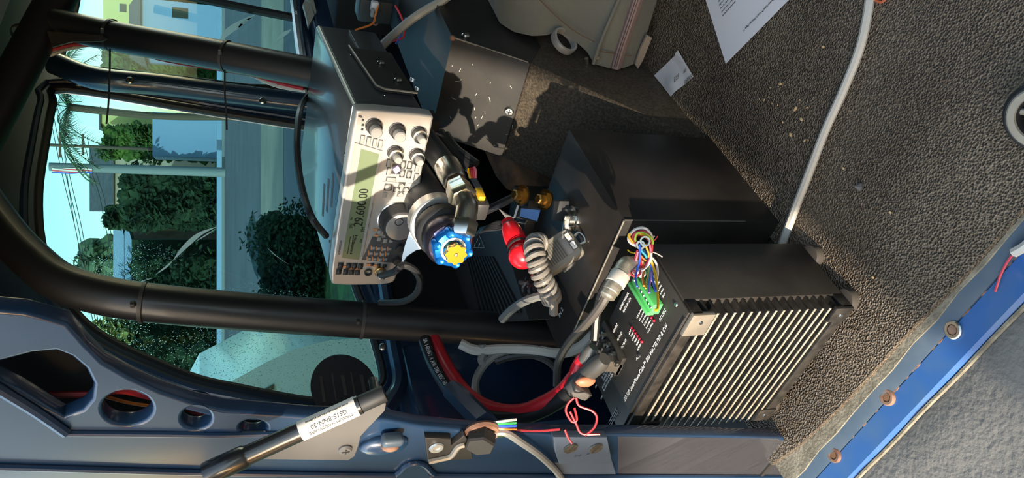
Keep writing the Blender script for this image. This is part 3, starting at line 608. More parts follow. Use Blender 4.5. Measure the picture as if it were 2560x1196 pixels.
# ================================================================== DARK CORNER: battery, inverter, red boot
bt = thing('lithium_battery', 'black lithium battery with a blue printed label and brass terminals', 'battery', PD(1330, 530, 1.19))
bc = PD(1322, 528, 1.19); RB = Matrix.Rotation(math.radians(18), 3, 'Z')
bb = MB().box(bc+V((.030, .03, -.040)), (.07, .075, .085), RB, .004).build('case', BATB, bt)
def bquad(pts, dd, name, mt, off=0.): return MB().prism([PD(x, y, dd) for x, y in pts], FW*.0015).build(name, mt, bt, smooth=0)
bquad(((1294, 512), (1352, 522), (1344, 556), (1288, 545)), 1.135, 'label', BATB); bquad(((1303, 521), (1351, 526), (1343, 553), (1299, 541)), 1.132, 'blue_label', BATL)
bquad(((1246, 522), (1264, 532), (1284, 545), (1284, 556), (1330, 560), (1272, 556)), 1.14, 'white_edge', PLATE); bquad(((1283, 545), (1293, 512), (1298, 514), (1288, 546)), 1.13, 'white_stripe', WHITE)
for x, y, d in ((1301, 489, 1.12), (1360, 500, 1.13)):
    p = PD(x, y, d); tb = MB().lathe(p, (-.2, -.3, 1), [(0, 0), (.013, 0), (.013, .004), (.008, .0045), (.008, .012), (.006, .014), (0, .014)], 6).build('terminal_bolt', BRASS, bt)
    MB().lathe(p-V((0, 0, .003)), (-.2, -.3, 1), [(0, 0), (.016, 0), (.016, .003), (0, .003)], 20).build('washer', BRASS, tb)
cable('battery_cable', [PD(1290, 492, 1.12), PD(1265, 503, 1.12), PD(1235, 518, 1.13), PD(1210, 530, 1.15)], .0062, CABLEB, 'short black cable bolted to the brass battery terminal')
iv = thing('power_inverter', 'black finned power inverter lying below the shock reservoir', 'inverter', V((.80, .82, .255)))
def ivp(x, y, z=.298): return PZ(x, y, z)
q4 = [ivp(1192, 578), ivp(1246, 556), ivp(1322, 800), ivp(1150, 815), ivp(1120, 690)]
MB().prism([p-V((0, 0, .042)) for p in q4], (0, 0, .042)).build('body', BTND, iv)
for k in range(11):
    a = k/10; p0 = ivp(1168+66*a, 640+4*a)*1; p1 = ivp(1206+100*a, 795-10*a); d = (p1-p0)
    MB().tube([p0+V((0, 0, .002)), p1+V((0, 0, .002))], .0024, 5, smooth=False).build('fin', RUBBER, iv)
MB().tube([ivp(x, y, .300) for x, y in ((1180, 582), (1196, 584), (1211, 620), (1182, 620))], .0007, 4, smooth=False).build('printed_frame', WHITE, iv)
for k, (x, y) in enumerate(((1193, 602), (1187, 613), (1198, 613))): MB().box(ivp(x, y, .2995), (.002, .008, .0004)).build('printed_word', WHITE, iv)
rb = thing('red_boot', 'glossy red capsule with a black tie above the coiled cord', 'boot', PD(1295, 610, 1.03))
r0, r1, r2 = PD(1272, 562, 1.06), PD(1297, 618, 1.03), PD(1306, 640, 1.02); d = (r1-r0).normalized()
MB().lathe(r0-d*.006, d, [(0, 0), (.0095, .0), (.0095, .010), (.0125, .011), (.0145, .02), (.0155, .036), (.0145, .042), (0, .042)], 28).build('barrel', REDP, rb)
MB().ball(r2, .0185, (1, 1, 1.05), n=24, m=14).build('bulb', REDP, rb)
MB().lathe(r1-d*.002, d, [(.0148, 0), (.0162, 0), (.0162, .003), (.0148, .003)], 24).build('tie', BTND, rb); MB().lathe(r0+d*.003, d, [(.0098, 0), (.0122, 0), (.0122, .003), (.0098, .003)], 24).build('tie', BTND, rb)
for k in range(5):
    cable('black_wire', [PD(1266, 560, 1.06), PD(1245+2*k, 556+4*k, 1.07), PD(1220-3*k, 566+3*k, 1.09), PD(1200-2*k, 572+5*k, 1.13)], .0022, CABLEB, 'thin black wire of the bunch entering the red boot', 'wire', 6, 'black wires of the red boot')
# loom behind the hose
lm = thing('braided_loom', 'black braided wire loom running down beside the steel cover', 'wire loom', PD(1140, 400, 1.15))
for k, (r, pts) in enumerate(((.0075, ((1100, 330), (1120, 365), (1150, 395), (1180, 418))), (.006, ((1115, 335), (1140, 370), (1165, 390), (1192, 410))), (.0045, ((1095, 345), (1120, 385), (1150, 410), (1172, 425))))):
    MB().tube([PD(x, y, 1.16-.012*i) for i, (x, y) in enumerate(pts)], r, 8).build('sleeve', CABLEB, lm)
for nm, off in (('yellow', 0), ('red', 5), ('red', 9), ('pink', 13)):
    MB().tube([PD(1172+off, 422-off*.3, 1.12), PD(1172+off*1.3, 432-off*.3, 1.118), PD(1176+off, 446, 1.12)], .0022, 6).build('wire_end', wirem(nm, WC[nm]), lm)
for k in range(3): MB().tube([PD(1178+5*k, 445, 1.12), PD(1196+5*k, 480, 1.12), PD(1205+5*k, 520, 1.13)], .0022, 6).build('wire', CABLEB, lm)

# ================================================================== BLACK BOX
bx = thing('black_steel_box', 'black painted steel box standing behind the finned amplifier', 'box', (.735, .65, 0))
bxb = MB().span((.634, .531, 0), (.840, .80, .251), .0025).build('body', BOXB, bx)
MB().tube([V((.634, .532, .2508)), V((.634, .79, .2508))], .0013, 6, smooth=False).build('worn_edge', ALUD, bxb)
MB().tube([V((.6345, .531, .06)), V((.6345, .531, .25))], .0008, 6, smooth=False).build('worn_edge', mat('faint_wear', (.10, .09, .08), .6), bxb)
ps = PZ(1432, 548, .251)
so_ = MB().lathe(ps, (0, 0, 1), [(0, 0), (.019, 0), (.019, .003), (.015, .004), (.015, .012), (.012, .013), (.011, .004), (0, .004)], 32).build('socket', CHROME, bx)
MB().box(ps+V((.014, -.004, .016)), (.006, .030, .026), Matrix.Rotation(.5, 3, 'Z'), .002).build('hinged_cap', BTND, so_)
MB().box(ps+V((-.012, .0, .012)), (.004, .026, .016), Matrix.Rotation(.4, 3, 'Z'), .001).build('spring_clip', CHROME, so_)
for s_, x, y in (('IN 1', 1392, 757), ('IN 2', 1402, 782)): text(s_, .010, PZ(x, y, .2514), (0, -1, 0), (1, 0, 0), WHITE, bx)
po = PZ(1368, 778, .251); MB().lathe(po, (0, 0, 1), [(.013, 0), (.013, .005), (.010, .006), (.009, .002), (0, .002)], 24).build('round_port', BTND, bx)

# ================================================================== HAND MICROPHONE
mo = PD(1399, 632, 1.05)
mz = (-FW+UPV*.30+RT*.22).normalized(); mx = IX*65-IY*43; mx = (mx-mz*mx.dot(mz)).normalized(); my = mz.cross(mx)   # long axis to the button end
MX = basis(mo, mx, my) @ Matrix.Scale(.72, 4)
mc = thing('hand_microphone', 'taupe ribbed hand microphone with coiled cord resting on the black box', 'microphone', mo-V((0, 0, .02)))
lp = smooth_loop([(-.040, -.026), (-.042, .0), (-.040, .026), (-.030, .030), (.0, .032), (.034, .030), (.041, .022), (.042, .0), (.041, -.022), (.034, -.030), (.0, -.032), (-.030, -.030)], 4)
MB().prism([V((x*.96, y*.96, -.014)) for x, y in lp], (0, 0, .010)).build('back_shell', MICD, mc, MX)
rows = []
for s_, z in ((1, -.004), (1, .008), (.97, .0125), (.90, .0155), (.5, .0165), (.0, .0168)): rows.append([V((x*s_, y*s_, z)) for x, y in lp+[lp[0]]])
mf = MB().sheet(rows).build('front_shell', MICT, mc, MX)
for k in range(9):
    MB().box((-.026+.0048*k, .0, .0172), (.0022, .040, .0022), None, .0008).build('grille_rib', MICT, mf, MX)
    MB().box((-.0236+.0048*k, .0, .0168), (.0014, .038, .0008)).build('grille_slot', MICD, mf, MX)
MB().box((.019, .0, .0165), (.012, .040, .002), None, .0006).build('smooth_band', mat('mic_band', (.26, .25, .235), .5), mf, MX)
MB().box((.032, .002, .0158), (.012, .040, .003), None, .0008).build('button_recess', MICD, mf, MX)
for y, mt_, t_ in ((-.009, WHITE, 'DWN'), (.011, LABELW, 'UP')):
    bt_ = MB().box((.032, y, .0180), (.009, .015, .003), None, .001).build('push_button', mt_, mf, MX)
    text(t_, .0031, MX @ V((.032, y, .0197)), -my, mx, DARKP if y < 0 else ORANGE, bt_)
plate('badge', [smooth_loop([(-.014, -.0025), (.014, -.0025), (.016, 0), (.014, .0025), (-.014, .0025), (-.016, 0)], 3)], MX @ Matrix.Translation((-.0352, 0, .0164)) @ Matrix.Rotation(-math.pi/2, 4, 'Z'), .0008, DARKP, mf)
text('KENWOOD', .0037, MX @ V((-.0352, 0, .0172)), -my, mx, WHITE, mf)
MB().box((.0, -.034, -.002), (.030, .006, .010), None, .002).build('talk_bar', MICD, mc, MX)
MB().tube([V((.040, .010, -.004)), V((.052, .012, -.004)), V((.056, .0, -.004)), V((.052, -.010, -.004)), V((.040, -.008, -.004))], .0022, 6).build('hanger_clip', CHROME, mc, MX)
# coiled cord
pth = catmull([PD(1350, 606, 1.015), PD(1335, 612, 1.0), PD(1338, 640, .985), PD(1345, 668, .985), PD(1358, 700, .99), PD(1374, 728, 1.0), PD(1380, 752, 1.01)], 40)
def helix(path, R, turns):
    out = []; n_p = len(path); u = None
    for i, p in enumerate(path):
        d = (path[min(i+1, n_p-1)]-path[max(0, i-1)]).normalized()
        if u is None: u = frame(d)[0]
        u = (u-d*u.dot(d)).normalized(); q = d.cross(u); a = 2*math.pi*turns*i/(n_p-1)
        out.append(p+(u*math.cos(a)+q*math.sin(a))*R)
    return out
MB().tube(helix(pth, .0105, 13), .0040, 7, 1, smooth=False).build('coiled_cord', mat('taupe_cord', (.20, .18, .155), .4), mc)
pth2 = catmull([PD(1320, 700, 1.05), PD(1318, 715, 1.05), PD(1335, 728, 1.04), PD(1352, 722, 1.03)], 24)
MB().tube(helix(pth2, .009, 4), .0034, 7, 1, smooth=False).build('dark_cord_loops', CABLEB, mc)
cable('grey_cable', [PD(1255, 800, 1.08), PD(1280, 775, 1.06), PD(1310, 755, 1.03), PD(1345, 742, 1.01), PD(1372, 742, 1.0), PD(1384, 756, 1.0), PD(1384, 785, 1.01)], .0062, CABLEG, 'light grey cable arching beside the coiled cord')

# ================================================================== AMPLIFIER
AX0, AX1, AY0, AY1, AZ0, AZ1 = .458, .574, .517, .742, .014, .252
am = thing('finned_amplifier', 'black radio amplifier with aluminium edged cooling fins on one side', 'amplifier', (.516, .63, 0))
MB().span((AX0+.022, AY0, AZ0), (AX1, AY1, AZ1-.003), .0015).build('chassis', BLACKG, am)
MB().span((AX0+.004, AY0+.002, AZ1-.003), (AX1+.001, AY1-.001, AZ1), .0008).build('top_panel', BLACKG, am)
MB().span((AX0, AY0, AZ1-.018), (AX0+.024, AY1, AZ1-.0035), .001).build('end_rail', FINM, am); MB().span((AX0, AY0, AZ0), (AX0+.024, AY1, AZ0+.016), .001).build('end_rail', FINM, am)
NF = 17
fm = None
for k in range(NF):
    z = AZ0+.024+(AZ1-AZ0-.05)*k/(NF-1)
    f_ = MB().span((AX0+.0012, AY0+.0008, z-.0015), (AX0+.026, AY1, z+.0015)).build('fin', FINM, am)
    MB().span((AX0, AY0+.001, z-.0014), (AX0+.0013, AY1, z+.0014), .0003).build('worn_edge', FINE, f_)
for y0, z0, mt_ in ((AY0, AZ1-.033, ALUD), (AY0, AZ0, FINM), (AY1-.024, AZ0, FINM), (AY1-.024, AZ1-.050, FINM)):
    c_ = MB().span((AX0-.0022, y0, z0), (AX0+.004, y0+(.034 if mt_ is ALUD else .024), z0+.030 if mt_ is ALUD else z0+.028), .0008).build('corner_plate', mt_, am)
    MB().lathe((AX0-.002, y0+.012, z0+(.015 if mt_ is ALUD else .014)), (-1, 0, 0), [(0, 0), (.003, 0), (.0024, .0014), (0, .0014)], 12).build('screw', CHROME, c_)
for x, y in ((AX0+.018, AY0+.006), (AX1-.02, AY0+.004), (AX0+.018, AY1-.012), (AX1-.02, AY1-.012)):
    MB().lathe((x, y, 0), (0, 0, 1), [(0, 0), (.0135, 0), (.0145, .004), (.0135, .012), (0, .014)], 20).build('rubber_foot', mat('dusty_foot', (.05, .042, .034), .7), am)
TZ = AZ1+.0004; TRt, TUp = V((0, -1, 0)), V((1, 0, 0))
def at(s_, size, x, y, mt_=WHITE, sx=1., sh=0., al='CENTER'): return text(s_, size, PZ(x, y, TZ), TRt, TUp, mt_, am, sx=sx, shear=sh, align=al)
at('SG-500 SmartPowerCube\u2122 500 WATTS PEP & CW', .0072, 1611, 912, WHITE, .90, .2)
at('EXPORT MODEL', .0048, 1560, 754, WHITE, .9, .2); at('MADE IN USA', .0048, 1567, 763, WHITE, .9, .2)
at('ACCESS', .0055, 1656, 789, WHITE, 1, .2); at('ALC', .005, 1594, 894, WHITE, 1, .2)
at('+28VDC', .0045, 1538, 822, WHITE, 1, .2); at('RF GND', .0045, 1549, 842, WHITE, 1, .2); at('DC GND', .0045, 1559, 861, WHITE, 1, .2)
for i, s_ in enumerate(('10 TO 28V', 'CURRENT', '80 AMP FOR SSB 12V', '90 AMP FOR SSB 12V')): at(s_, .0042, 1510+3.4*i, 936+7*i, WHITE, .95, .2)
for s_, x, y in (('PWR', 1484, 952), ('ON', 1490, 967), ('OFF', 1504, 995)): at(s_, .004, x, y, WHITE, 1, .2)
for i, s_ in enumerate(('13.0-30 MHz', '8.0-15 MHz', '5.2-9 MHz', '3.5-6 MHz', '2.4-4 MHz', '1.6-2.4 MHz')):
    p = PZ(1608+5.4*i, 765+7.4*i, TZ); MB().ball(p, .0021, (1, 1, 1), n=10, m=6).build('indicator_light', LEDR, am)
    text(s_, .0036, p+V((0, .004, 0)), TRt, TUp, WHITE, am, align='RIGHT', shear=.2)
for i, s_ in enumerate(('XMT', 'CUR', 'VSWR', 'PWR', 'TEMP', 'ATTEN')):
    p = PZ(1580+5*i, 820+7*i, TZ); MB().ball(p, .0021, n=10, m=6).build('indicator_light', LEDR, am)
    text(s_, .0036, p+V((0, .004, 0)), TRt, TUp, WHITE, am, align='RIGHT', shear=.2)
for i, s_ in enumerate(('0-30 MHz', '-15 MHz', '-9 MHz', '-6 MHz', '-4 MHz', 'FAN')): at(s_, .0036, 1634+5*i, 694+9*i, WHITE, 1, .2)
# maker's mark: three slanted strokes cut from a block
lg = PZ(1534, 1044, TZ)
for k, s_ in enumerate('SGC'): text(s_, .013, lg+V((0, .009-.009*k, 0)), TRt, TUp, GREYT, am, shear=.3, sx=.8)
for k in range(3): MB().box(lg+V((-.003+.003*k, .0, .0003)), (.0007, .030, .0002)).build('logo_stripe', WHITE, am)
MB().tube([PZ(x, y, TZ+.0003) for x, y in ((1712, 796), (1650, 900), (1568, 1046))], .0006, 4, smooth=False).build('panel_seam', RUBBER, am)
for x, y in ((1690, 762), (1598, 890)): MB().lathe(PZ(x, y, TZ), (0, 0, 1), [(0, 0), (.003, 0), (.0022, .0012), (0, .0012)], 12).build('screw', CHROME if x > 1600 else BTND, am)
# power terminals between four angled barriers
tbm = MB().span((.512, .655, AZ1), (.578, .690, AZ1+.006), .001).build('terminal_block', BLACKG, am)
BARR = mat('barrier_black', (.075, .07, .065), .42)
for X_, pts in ((.570, ((1473, 853), (1484, 830), (1522, 829), (1538, 852), (1505, 866))), (.554, ((1482, 875), (1495, 850), (1532, 848), (1552, 878), (1512, 888))), (.538, ((1495, 891), (1504, 870), (1543, 868), (1564, 900), (1520, 906)))):
    MB().prism([PX(x, y, X_) for x, y in pts], (-.0016, 0, 0)).build('barrier', BARR, tbm)
    MB().lathe((X_-.008, .668, AZ1+.006), (0, 0, 1), [(0, 0), (.0055, 0), (.0055, .004), (.003, .005), (.003, .008), (0, .008)], 6).build('terminal_nut', CHROME, tbm)
lug = MB().prism([PX(x, y, .522) for x, y in ((1503, 914), (1515, 890), (1536, 889), (1556, 907), (1541, 928), (1524, 915))], (-.010, 0, 0)).build('mounting_lug', mat('grey_lug', (.16, .14, .12), .45, .4), tbm)
MB().lathe(PX(1541, 908, .511), (-1, 0, 0), [(0, 0), (.0042, 0), (.0042, .003), (.002, .003), (.002, .001), (0, .001)], 14).build('screw', CHROME, lug)
# green plug-in terminal strip
gt = thing('green_terminal_strip', 'bright green terminal strip on the amplifier top', 'terminal', PZ(1615, 738, AZ1))
g0, g1 = PZ(1592, 699, AZ1+.008), PZ(1640, 776, AZ1+.008); gd = (g1-g0).normalized(); gs = V((0, 0, 1)).cross(gd)
MG = Matrix((gd, gs, V((0, 0, 1)))).transposed(); gc = (g0+g1)/2; gl = (g1-g0).length
MB().box(gc+gs*.001, (gl, .016, .013), MG, .0008).build('housing', GREENP, gt); MB().box(gc-gs*.006+V((0, 0, .005)), (gl, .005, .010), MG, .0006).build('ridge', GREENP, gt)
for k in range(8): MB().lathe(g0+gd*gl*(k+.5)/8+gs*.002+V((0, 0, .0062)), (0, 0, 1), [(0, 0), (.0022, 0), (.0018, .0008), (0, .0008)], 8).build('clamp_screw', CHROME, gt)
# coloured wires, tangle over the far corner of the amplifier
wb = thing('wire_bundle', 'tangled bundle of coloured wires rising from the green terminal strip', 'wire bundle', PD(1605, 640, .86))
def cw(nm, pts, d=.86, r=.0017, sway=.0):
    MB().tube([PD(1540+x*140/1196, 560+y*140/1196, d-max(0, y-900)*7e-5) for i, (x, y) in enumerate(pts)], r*.68, 6, 6).build('wire', wirem(nm, WC[nm]), wb)
cw('white', [(470, 490), (330, 420), (270, 340), (300, 230), (400, 130), (520, 90), (640, 110), (720, 190), (760, 270), (770, 350)], .85, .0026)
cw('white', [(500, 470), (400, 460), (310, 400), (265, 320), (280, 250)], .852, .0024)
cw('red', [(480, 450), (390, 380), (350, 300), (400, 210), (520, 170), (640, 180), (720, 260), (760, 380), (770, 500), (750, 640), (700, 780), (620, 900), (550, 980)], .848, .0022)
cw('red', [(470, 430), (420, 330), (450, 250), (540, 220), (640, 270), (710, 380), (740, 520), (730, 660), (680, 800), (600, 920)], .852, .002)
cw('pink', [(560, 1000), (650, 900), (720, 760), (740, 600), (720, 440)], .846, .0018)
cw('white', [(560, 1010), (670, 910), (740, 760), (760, 620)], .844, .002)
cw('lime', [(420, 380), (410, 300), (450, 210), (540, 190), (640, 220), (740, 290), (790, 380), (780, 440)], .845, .002)
cw('yellow', [(370, 410), (300, 320), (270, 240), (300, 210)], .845, .0022); cw('yellow', [(500, 210), (580, 225), (680, 290)], .844, .0018)
cw('orange', [(480, 430), (410, 370), (400, 290), (480, 240), (600, 260), (680, 330)], .853, .0018)
cw('red', [(800, 370), (850, 320), (890, 260)], .856, .0009); cw('white', [(780, 310), (820, 260)], .856, .0012)
cw('yellow', [(430, 630), (340, 620), (280, 590), (245, 555)], .855, .0013); cw('brown', [(780, 600), (880, 640), (990, 710)], .856, .0014); cw('white', [(782, 602), (882, 642), (992, 706)], .8545, .0009)
cw('blue', [(500, 440), (510, 560), (515, 700), (500, 820), (460, 950), (430, 1080), (420, 1200), (450, 1340)], .842, .0018)
cw('red', [(460, 560), (420, 700), (370, 880), (330, 1010), (340, 1090), (420, 1120), (500, 1080), (530, 960), (530, 800), (500, 640)], .846, .002)
cw('pink', [(470, 600), (430, 760), (380, 920), (370, 1010), (420, 1070)], .844, .0016); cw('orange', [(480, 620), (450, 780), (410, 940), (400, 1020)], .847, .0016)
cw('white', [(470, 780), (450, 900), (420, 1010)], .848, .0045)
for k, (nm, dx) in enumerate((('cyan', 0), ('blue', 25), ('cyan', 45), ('blue', 70), ('green', 95))): cw(nm, [(530+dx*.4, 540), (560+dx, 600), (620+dx*.6, 660), (660+dx*.2, 740)], .850+.002*k, .002)
cw('yellow', [(620, 430), (660, 530), (700, 640), (690, 720)], .846, .0018); cw('orange', [(530, 680), (580, 740), (640, 790)], .848, .0016)
cw('orange', [(570, 790), (560, 900), (590, 1010), (570, 1160), (600, 1330)], .846, .002)
cw('yellow', [(740, 740), (780, 880), (830, 1040), (860, 1200), (880, 1450), (900, 1700), (880, 1830), (830, 1850)], .85, .0022)
cw('white', [(760, 720), (830, 790), (870, 880), (890, 1000), (880, 1130), (850, 1240)], .853, .0018)
cw('blue', [(710, 850), (750, 960), (770, 1100), (800, 1250), (850, 1450)], .848, .002); cw('green', [(700, 900), (670, 1040), (690, 1160), (660, 1320)], .847, .0016)
cw('yellow', [(715, 920), (700, 1050), (660, 1200), (640, 1380)], .846, .0014); cw('purple', [(740, 1040), (740, 1150), (720, 1290), (700, 1480)], .845, .0016); cw('cyan', [(720, 960), (710, 1120), (690, 1300), (720, 1480)], .846, .0016)
MB().ball(PD(1604, 683, .842), .0055, (1, 1, .9)).build('tie_knot', WHITE, wb)
tp = PD(1611, 604, .842); MB().lathe(tp, -FW, [(.0042, 0), (.0060, 0), (.0060, .005), (.0042, .005)], 20).build('ring_terminal', CHROME, wb); MB().lathe(PD(1600, 613, .846), -FW, [(.003, 0), (.0052, 0), (.0052, .004), (.003, .004)], 20).build('ring_terminal', CHROME, wb)
# right-angle coaxial connector
cn = thing('coaxial_elbow_connector', 'tarnished silver right angle coaxial connector beside the wire bundle', 'connector', PZ(1592, 672, AZ1))
k0, k1, k2, k3 = PD(1592, 664, .865), PD(1566, 664, .845), PD(1548, 692, .838), PD(1530, 722, .833)
TARN = mat('tarnished_silver', (.50, .45, .36), .4, .75, var=.25, vscale=150, bump=.2, bscale=300)
MB().tube([k0, k0*.4+k1*.6, k1, k1*.5+k2*.5, k2], .0105, 16, 4).build('elbow', TARN, cn)
d = (k3-k2).normalized(); MB().lathe(k2-d*.004, d, [(0, 0), (.0108, 0), (.0115, .001), (.0115, .014), (.0105, .015)], 24).build('white_sleeve', mat('sleeve_white', (.62, .57, .50), .45, .2), cn)
MB().lathe(k2+d*.010, d, [(.0098, 0), (.0098, .010), (.0088, .011), (.0088, .017), (.006, .019), (0, .019)], 24).build('coupling_nut', TARN, cn)
cable('coaxial_cable', [k2+d*.024, PD(1520, 735, .835), PD(1500, 768, .845), PD(1470, 805, .87), PD(1430, 848, .92), PD(1408, 880, .96), PD(1394, 915, .98), PD(1392, 965, .99)], .0052, mat('coax_jacket', (.075, .066, .056), .45), 'grey brown coaxial cable hanging from the elbow connector')
cable('black_cable', [PD(1532, 690, .90), PD(1510, 720, .91), PD(1496, 760, .92), PD(1490, 800, .925), PD(1486, 850, .93)], .0052, CABLEB, 'black cable passing behind the coaxial cable')
# ================================================================== power leads in the rear corner
def boot(nm, p0, p1, r, mt_, lab):
    d = (p1-p0); L = d.length; o = MB().lathe(p0, d, [(0, 0), (r*.7, 0), (r*.9, L*.12), (r, L*.3), (r, L*.8), (r*.85, L), (0, L)], 20).build(nm, mt_); return tag(o, lab, 'cable end')
t1, t2 = PD(1484, 868, .86), PD(1460, 905, .87); boot('clear_terminal_sleeve', t1, t2, .0085, mat('smoky_sleeve', (.09, .085, .075), .25, 0, .5), 'smoky clear sleeve over the red lead terminal')
boot('terminal_boot', PD(1463, 893, .869), PD(1440, 935, .90), .0098, REDP, 'red boot on the lead beside the amplifier terminals')
boot('terminal_boot', PD(1512, 898, .84), PD(1455, 945, .875), .0105, mat('grey_black_boot', (.055, .052, .047), .4), 'grey black boot on the lead beside the amplifier terminals')
cable('corrugated_loom', [PD(1462, 935, .88), PD(1430, 970, .90), PD(1400, 1000, .92), PD(1360, 1022, .94)], .011, CABLEB, 'black split loom holding the amplifier power leads')
for k in range(12):
    pass
cable('red_power_cable', [PD(1085, 850, 1.16), PD(1105, 893, 1.12), PD(1128, 935, 1.07), PD(1160, 978, 1.02), PD(1200, 1010, .98), PD(1250, 1028, .95), PD(1300, 1030, .93), PD(1340, 1018, .92), PD(1400, 985, .91), PD(1440, 940, .90)], .0098, REDC, 'thick red power cable curving in front of the wheel arch corner', n=12)
bp_pts = [PD(1062, 850, 1.15), PD(1082, 905, 1.11), PD(1110, 955, 1.06), PD(1145, 1000, 1.01), PD(1195, 1034, .97), PD(1250, 1047, .94), PD(1310, 1042, .925), PD(1370, 1018, .915), PD(1425, 980, .90)]
bpc = cable('black_power_cable', bp_pts, .0098, CABLEB, 'thick black printed power cable below the red power cable', n=12)
cp = catmull(bp_pts[:5], 10); s_ = 'SA 1426917 4 AWG TEW 105C 600V VW-1 CSA TEW'
for k, ch in enumerate(s_):
    if ch == ' ': continue
    i = min(len(cp)-2, 2+int(k*.80)); d = (cp[i+1]-cp[i]).normalized(); v = (cp[i]-CAMP).normalized(); nn = (-v+d*v.dot(d)).normalized()
    p = cp[i]+(cp[i+1]-cp[i])*((2+k*.80) % 1)+nn*.0099; text(ch, .0085, p, d, nn.cross(d), WHITE, bpc, name='printed_letter')
for pts, r, m_, lab in (([(1195, 1000), (1188, 965), (1196, 935), (1220, 903), (1255, 882), (1300, 873), (1350, 876), (1395, 890)], .0058, CABLEG, 'grey cable curling in a wide loop behind the red cable'),
                        ([(1238, 905), (1275, 893), (1330, 889), (1372, 905), (1400, 935)], .0052, CABLEB, 'inner black loop of cable behind the red cable'),
                        ([(1205, 862), (1207, 885), (1204, 900), (1212, 912)], .0062, CABLEG, 'short grey cable dropping from the cage leg'),
                        ([(1150, 860), (1190, 876), (1260, 874), (1330, 876), (1400, 884), (1450, 868), (1485, 835)], .0072, CABLEW, 'off-white cable running under the rear cage leg')):
    cable('cable', [PD(x, y, 1.06) for x, y in pts], r, m_, lab)
for i, (pts) in enumerate((((1435, 995), (1420, 1010), (1415, 1030), (1430, 1055), (1442, 1050), (1436, 1020)), ((1440, 995), (1448, 1015), (1480, 1028), (1492, 1045), (1485, 1070), (1462, 1090)), ((1425, 1030), (1440, 1060), (1455, 1085), (1500, 1086)), ((1280, 1075), (1340, 1078), (1400, 1074)), ((1412, 1075), (1420, 1095), (1430, 1110)))):
    cable('thin_red_wire', [PD(x, y, .83) for x, y in pts], .0014, REDW, ('thin red wire coiled beside the striker', 'thin red wire reaching out past the coil', 'thin red wire ending at the amplifier edge', 'thin red wire leading away from the hex bolt', 'short red wire just above the slotted plate')[i], 'wire', 6)
pc = thing('pale_connector', 'pale plastic connector holding thin red wires', 'connector', PD(1445, 985, .86)); MB().box(PD(1447, 978, .86), (.014, .012, .03), Matrix.Rotation(.5, 3, 'X'), .002).build('housing', PLATE, pc)
MB().ball(PD(1463, 955, .86), .008, (.7, 1, 1.6)).build('orange_cap', mat('dull_orange', (.5, .17, .09), .5), pc)
for k, (nm, dy) in enumerate((('green', 0), ('orange', 13), ('white', -7), ('blue', 6))): cable('striped_wire', [PD(1232, 1062+dy*.6, .80), PD(1262, 1060+dy*1.0, .80), PD(1290, 1058+dy*1.2, .81)], .0015, wirem(nm, WC[nm]), {'green': 'green', 'orange': 'orange', 'white': 'white', 'blue': 'blue'}[nm]+' wire end beside the large hex bolt', 'wire', 6)
cable('clear_ground_cable', [PX(1235, 1082, XP-.006), PX(1265, 1083, XP-.010), PX(1300, 1105, XP-.012), PX(1350, 1140, XP-.012), PX(1395, 1185, XP-.010), PX(1420, 1230, XP-.008)], .0042, CLEARW, 'clear jacketed ground cable leading down from the large hex bolt')

# ================================================================== hardware on the rear pillar
xb = -1
hb = thing('hex_bolt', 'large dark hex bolt and rusty washer on the rear pillar', 'bolt', PX(1203, 1068, XP))
c_ = PX(1203, 1078, XP-.002); MB().lathe(c_, (-1, .0, .1), [(0, 0), (.019, 0), (.020, .003), (.018, .006), (0, .006)], 32).build('washer', RUSTB, hb)
MB().lathe(c_+V((-.006, 0, .002)), (-1, .05, .35), [(0, 0), (.0165, 0), (.0165, .012), (.0148, .0145), (0, .0145)], 6).build('bolt_head', BLACKG, hb, smooth=20)
MB().box(PX(1238, 1083, XP-.006), (.004, .016, .026), None, .001).build('ring_lug', CHROME, hb)
sk = thing('striker_plate', 'blue painted plate with two slotted screws below the amplifier corner', 'plate', PX(1458, 1128, XP))
def pxl(pts, X, dx, name, mt_, par, bev=.001):
    lp = [yz(p, X) for p in pts]; M_ = Matrix(((0, 0, 1, X+dx/2), (1, 0, 0, 0), (0, 1, 0, 0), (0, 0, 0, 1))); return plate(name, [lp], M_, abs(dx)-2*bev, mt_, par, bev)
pb = pxl([(1386, 1096), (1516, 1096), (1529, 1157), (1400, 1160), (1390, 1130)], XP-.012, .010, 'plate', mat('dusty_blue_plate', (.075, .098, .135), .5, .1, .1, var=.15), sk)
pxl([(1385, 1160), (1530, 1158), (1538, 1186), (1400, 1186)], XP-.006, .005, 'lower_flange', mat('dusty_blue_plate', (.13, .16, .20)), sk)
for x, y in ((1426, 1121), (1489, 1121)):
    p = PX(x, y, XP-.0125); s2 = MB().lathe(p, (-1, 0, 0), [(0, 0), (.0088, 0), (.0082, .0018), (0, .002)], 28).build('slotted_screw', mat('old_screw', (.20, .18, .15), .4, .8, var=.3, vscale=200), sk)
    MB().box(p+V((-.0019, 0, 0)), (.0006, .0160, .001), Matrix.Rotation(.4, 3, 'X')).build('slot', BTND, s2)
text('B18    M 11', .006, PX(1462, 1140, XP-.0128), V((0, -.08, -1)), (0, -1, 0), mat('stamp_blue', (.09, .11, .14), .5), sk, name='stamping')
bk2 = thing('latch_bracket', 'black and bare metal latch bracket with one socket screw', 'bracket', PX(1120, 1122, XP))
pxl([(1066, 1098), (1125, 1100), (1126, 1120), (1160, 1092), (1172, 1108), (1180, 1148), (1072, 1154)], XP-.010, .008, 'plate', BLACKG, bk2)
MB().tube([PX(x, y, XP-.011) for x, y in ((1072, 1154), (1105, 1147), (1128, 1140), (1145, 1118), (1160, 1112))], .0035, 8, 4).build('bare_rib', ALUD, bk2)
